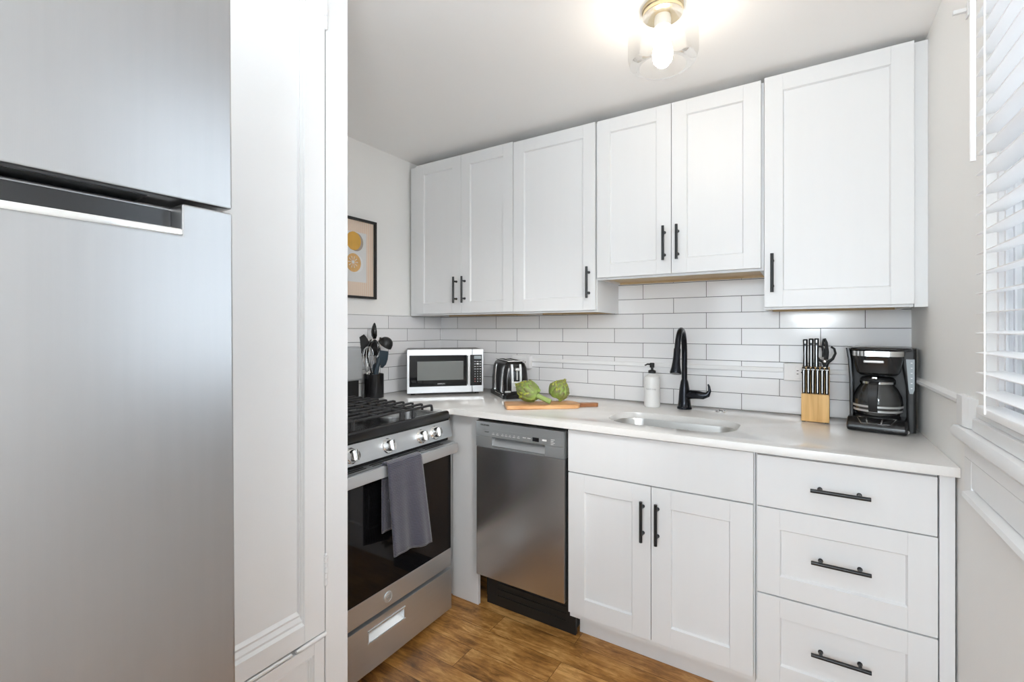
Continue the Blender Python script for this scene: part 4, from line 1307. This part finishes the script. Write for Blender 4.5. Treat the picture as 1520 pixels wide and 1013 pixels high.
# turner leaning over the range
t = utensil('turner', 'black slotted turner leaning out of the crock towards the range back', 'spatula')
MB().tube([upt(0.012, 0.935, 0.024), upt(-0.034, 1.10, 0.03), upt(-0.049, 1.150, 0.030)], [0.0045, 0.0045, 0.006], 10).build('shaft', M['satin'], t)
b = paddle(MB(), [upt(-0.050, 1.148, 0.030), upt(-0.062, 1.176, 0.030), upt(-0.074, 1.198, 0.030), upt(-0.088, 1.218, 0.024), upt(-0.098, 1.234, 0.018)], [0.010, 0.026, 0.044, 0.048, 0.046], 0.004, (-0.533 * -1, -0.846, 0.35))
b.build('blade', M['satin'], t)
# narrow spoon beside it
t = utensil('slotted_spoon', 'black narrow spoon between the turner and the whisk', 'spoon')
MB().tube([upt(-0.012, 0.935, 0.006), upt(-0.034, 1.08, 0.008), upt(-0.044, 1.13, 0.009)], [0.004, 0.004, 0.005], 10).build('shaft', M['chrome'], t)
b = MB()
b.loft([[upt(-0.043 + 0.028 * q + 0.0125 * w * math.cos(a) - 0.010 * math.sin(PI * q), 1.128 + q * 0.106, 0.009 + 0.011 * w * math.sin(a)) for a in [2 * PI * k / 12 for k in range(12)]] for q, w in ((0, 0.4), (0.2, 0.9), (0.5, 1.0), (0.8, 0.8), (0.95, 0.4), (1.0, 0.08))])
b.build('bowl', M['black'], t)
# whisk
t = utensil('whisk', 'steel wire whisk standing in the front of the crock', 'whisk')
b = MB()
c0, c1 = upt(-0.026, 1.055, -0.028), upt(-0.020, 1.195, -0.030)
for k in range(6):
    a = k * PI / 6
    sd = RT * math.cos(a) + FWD * math.sin(a)
    lp = bez(c0, c0 + sd * 0.045 + Vector((0, 0, 0.06)), c1 + sd * 0.034, c1, 8) + bez(c1, c1 - sd * 0.034, c0 - sd * 0.045 + Vector((0, 0, 0.06)), c0, 8)[1:]
    b.tube(lp, 0.0011, 6)
b.build('wires', M['chrome'], t)
MB().tube([upt(-0.018, 0.94, -0.026), upt(-0.026, 1.058, -0.028)], [0.006, 0.008], 10).build('handle', M['chrome'], t)
# ladle
t = utensil('ladle', 'black ladle with its cup hanging over the rim towards the microwave', 'ladle')
MB().tube([upt(0.016, 0.935, 0.03), upt(0.026, 1.13, 0.034), upt(0.024, 1.225, 0.034), upt(0.028, 1.246, 0.026)], [0.0045, 0.0045, 0.005, 0.006], 10).build('shaft', M['chrome'], t)
b = MB()
cc = upt(0.060, 1.212, 0.024)
axl = (RT * 0.62 + Vector((0, 0, 0.78)) - FWD * 0.15).normalized()
qm = Matrix.Translation(cc) @ Vector((0, 0, 1)).rotation_difference(axl).to_matrix().to_4x4()
b.lathe([(0.041, -0.012), (0.0395, -0.004), (0.036, 0.010), (0.028, 0.022), (0.016, 0.030), (0.004, 0.032), (0.003, 0.029), (0.015, 0.027), (0.026, 0.019), (0.034, 0.008), (0.0375, -0.004), (0.039, -0.012)], (0, 0, 0), 26, mtx=qm, caps=False)
b.build('cup', M['satin'], t)
# silicone scraper and small brush handle
t = utensil('silicone_spatula', 'blue grey silicone spatula with a wide angled head in the crock', 'spatula')
MB().tube([upt(0.026, 0.935, -0.008), upt(0.034, 1.085, -0.014), upt(0.044, 1.10, -0.014)], [0.0055, 0.0055, 0.006], 10).build('shaft', M['chrome'], t)
b = paddle(MB(), [upt(0.040, 1.084, -0.014), upt(0.048, 1.104, -0.014), upt(0.054, 1.13, -0.014), upt(0.058, 1.155, -0.014), upt(0.060, 1.172, -0.014)], [0.012, 0.022, 0.025, 0.024, 0.022], 0.008, (0.533, -0.846, 0))
b.build('blade', M['bluegrey'], t)
t = utensil('basting_brush', 'blue grey round-ended silicone handle in the front of the crock', 'brush')
MB().tube([upt(0.000, 0.935, -0.027), upt(0.020, 1.045, -0.026), upt(0.038, 1.130, -0.034), upt(0.040, 1.139, -0.034), upt(0.0405, 1.143, -0.034)], [0.010, 0.0125, 0.0115, 0.0085, 0.003], 14).build('handle', M['bluegrey'], t)
t = utensil('small_scraper', 'blue grey small scraper tucked low between whisk and brush handle', 'scraper')
MB().tube([upt(0.004, 0.935, -0.004), upt(0.012, 1.05, -0.006)], 0.005, 10).build('shaft', M['chrome'], t)
paddle(MB(), [upt(0.012, 1.045, -0.006), upt(0.013, 1.07, -0.006), upt(0.014, 1.095, -0.006), upt(0.015, 1.105, -0.006)], [0.013, 0.018, 0.016, 0.006], 0.007, (0.533, -0.846, 0)).build('blade', M['bluegrey'], t)

# ================================================================== PICTURE
t = thing('picture', 'black-framed citrus print on the wall above the range', 'picture', (XL, -0.705, 1.67))
PY0, PY1, PZ0, PZ1 = -0.870, -0.559, 1.455, 1.887
b = MB()
fw_ = 0.013
b.box(XL + 0.0005, XL + 0.020, PY0, PY0 + fw_, PZ0, PZ1, 0.001); b.box(XL + 0.0005, XL + 0.020, PY1 - fw_, PY1, PZ0, PZ1, 0.001)
b.box(XL + 0.0005, XL + 0.020, PY0 + fw_, PY1 - fw_, PZ0, PZ0 + fw_, 0.001); b.box(XL + 0.0005, XL + 0.020, PY0 + fw_, PY1 - fw_, PZ1 - fw_, PZ1, 0.001)
b.build('frame', M['frame'], t)
pp = MB().box(XL + 0.001, XL + 0.006, PY0 + 0.006, PY1 - 0.006, PZ0 + 0.006, PZ1 - 0.006).build('print', M['paper'], t, smooth=False)
MB().box(XL + 0.0055, XL + 0.0066, PY0 + 0.065, PY1 - 0.062, PZ0 + 0.088, PZ1 - 0.075).build('mount', M['mount'], pp, smooth=False)
def disc(b, y, z, ry, rz, x0, x1):
    b.prism([(y + ry * math.cos(2 * PI * k / 36), z + rz * math.sin(2 * PI * k / 36)) for k in range(36)], x0, x1, 'x')
for zz, mm, nm in ((1.762, 'orange', 'whole_fruit'), (1.645, 'orange2', 'cut_fruit')):
    b = MB(); disc(b, -0.700 + 0.008, zz - 0.004, 0.048, 0.050, XL + 0.006, XL + 0.0069); b.build('shadow_shape', M['shade'] if mm == 'orange' else M['ltext'], pp, smooth=False)
    b = MB(); disc(b, -0.708, zz, 0.048, 0.050, XL + 0.006, XL + 0.0072); b.build(nm, M[mm], pp, smooth=False)
b = MB()
for k in range(10):
    a = k * PI / 5
    b.prism([(-0.712 + 0.004 * math.cos(a), 1.648 + 0.004 * math.sin(a)), (-0.712 + 0.032 * math.cos(a - 0.07), 1.648 + 0.032 * math.sin(a - 0.07)), (-0.712 + 0.032 * math.cos(a + 0.07), 1.648 + 0.032 * math.sin(a + 0.07))], XL + 0.007, XL + 0.0075, 'x')
disc(b, -0.712, 1.648, 0.009, 0.009, XL + 0.007, XL + 0.0075)
b.build('fruit_segments', M['mount'], pp, smooth=False)

# ================================================================== BLIND
t = thing('window_blind', 'white slatted blind lowered inside the window opening', 'blind', (2.258, -1.37, 1.10))
b = MB()
BY0, BY1 = WY0 + 0.012, WY1 - 0.030
for k in range(24):
    z = 1.147 + k * 0.0445
    mt = Matrix.Translation((2.257, 0, z)) @ Matrix.Rotation(math.radians(-6), 4, 'Y')
    b.box(-0.024, 0.024, BY0, BY1, -0.0014, 0.0014, 0.0009, mtx=mt)
b.build('slats', M['blind'], t)
MB().box(2.233, 2.281, BY0, BY1, 1.098, 1.116, 0.004).build('bottom_rail', M['blind'], t)
MB().box(2.228, 2.285, BY0 - 0.004, BY1 + 0.004, 2.155, 2.197, 0.003).build('headrail', M['blind'], t)
for y in (-0.985, -1.37, -1.755):
    MB().tube([(2.2315, y, 1.105), (2.2315, y, 2.17)], 0.0016, 6).build('ladder_cord', M['blind'], t)
MB().tube([(2.222, -0.945, 1.66), (2.222, -0.945, 2.16)], 0.0052, 8).build('tilt_wand', M['blind'], t)
# old bracket on the wall beside the blind
t = thing('curtain_bracket', 'small painted metal bracket high on the wall beside the blind', 'bracket', (XR, -0.745, 2.095))
MB().box(XR - 0.004, XR - 0.0005, -0.757, -0.735, 2.080, 2.118, 0.001).build('plate', M['trim'], t)
MB().box(XR - 0.030, XR - 0.004, -0.752, -0.742, 2.094, 2.104, 0.001).build('hook', M['trim'], t)

# ================================================================== CEILING LIGHT
LX, LY = 1.530, -0.880
t = thing('ceiling_light', 'clear glass jar ceiling light with a brushed gold canopy', 'ceiling light', (LX, LY, 2.28))
MB().lathe([(0.063, 0.016), (0.063, 0.003), (0.060, 0.0), (0.060, -0.010), (0.057, -0.012), (0.020, -0.013)], (LX, LY, 2.280), 40).build('canopy', M['nickel'], t)
MB().lathe([(0.0595, -0.001), (0.0605, -0.022), (0.102, -0.045), (0.1055, -0.070), (0.1055, -0.126), (0.099, -0.148), (0.082, -0.159), (0.0705, -0.161)], (LX, LY, 2.270), 48, caps=False).build('shade', M['lampglass'], t)
MB().lathe([(0.021, 0.02), (0.025, -0.005), (0.025, -0.030), (0.020, -0.036)], (LX, LY, 2.262), 24).build('socket', M['bulbbase'], t)
MB().lathe([(0.013, -0.030), (0.015, -0.045), (0.026, -0.085), (0.031, -0.112), (0.028, -0.134), (0.016, -0.149), (0.002, -0.153)], (LX, LY, 2.262), 28).build('bulb', M['bulb'], t)
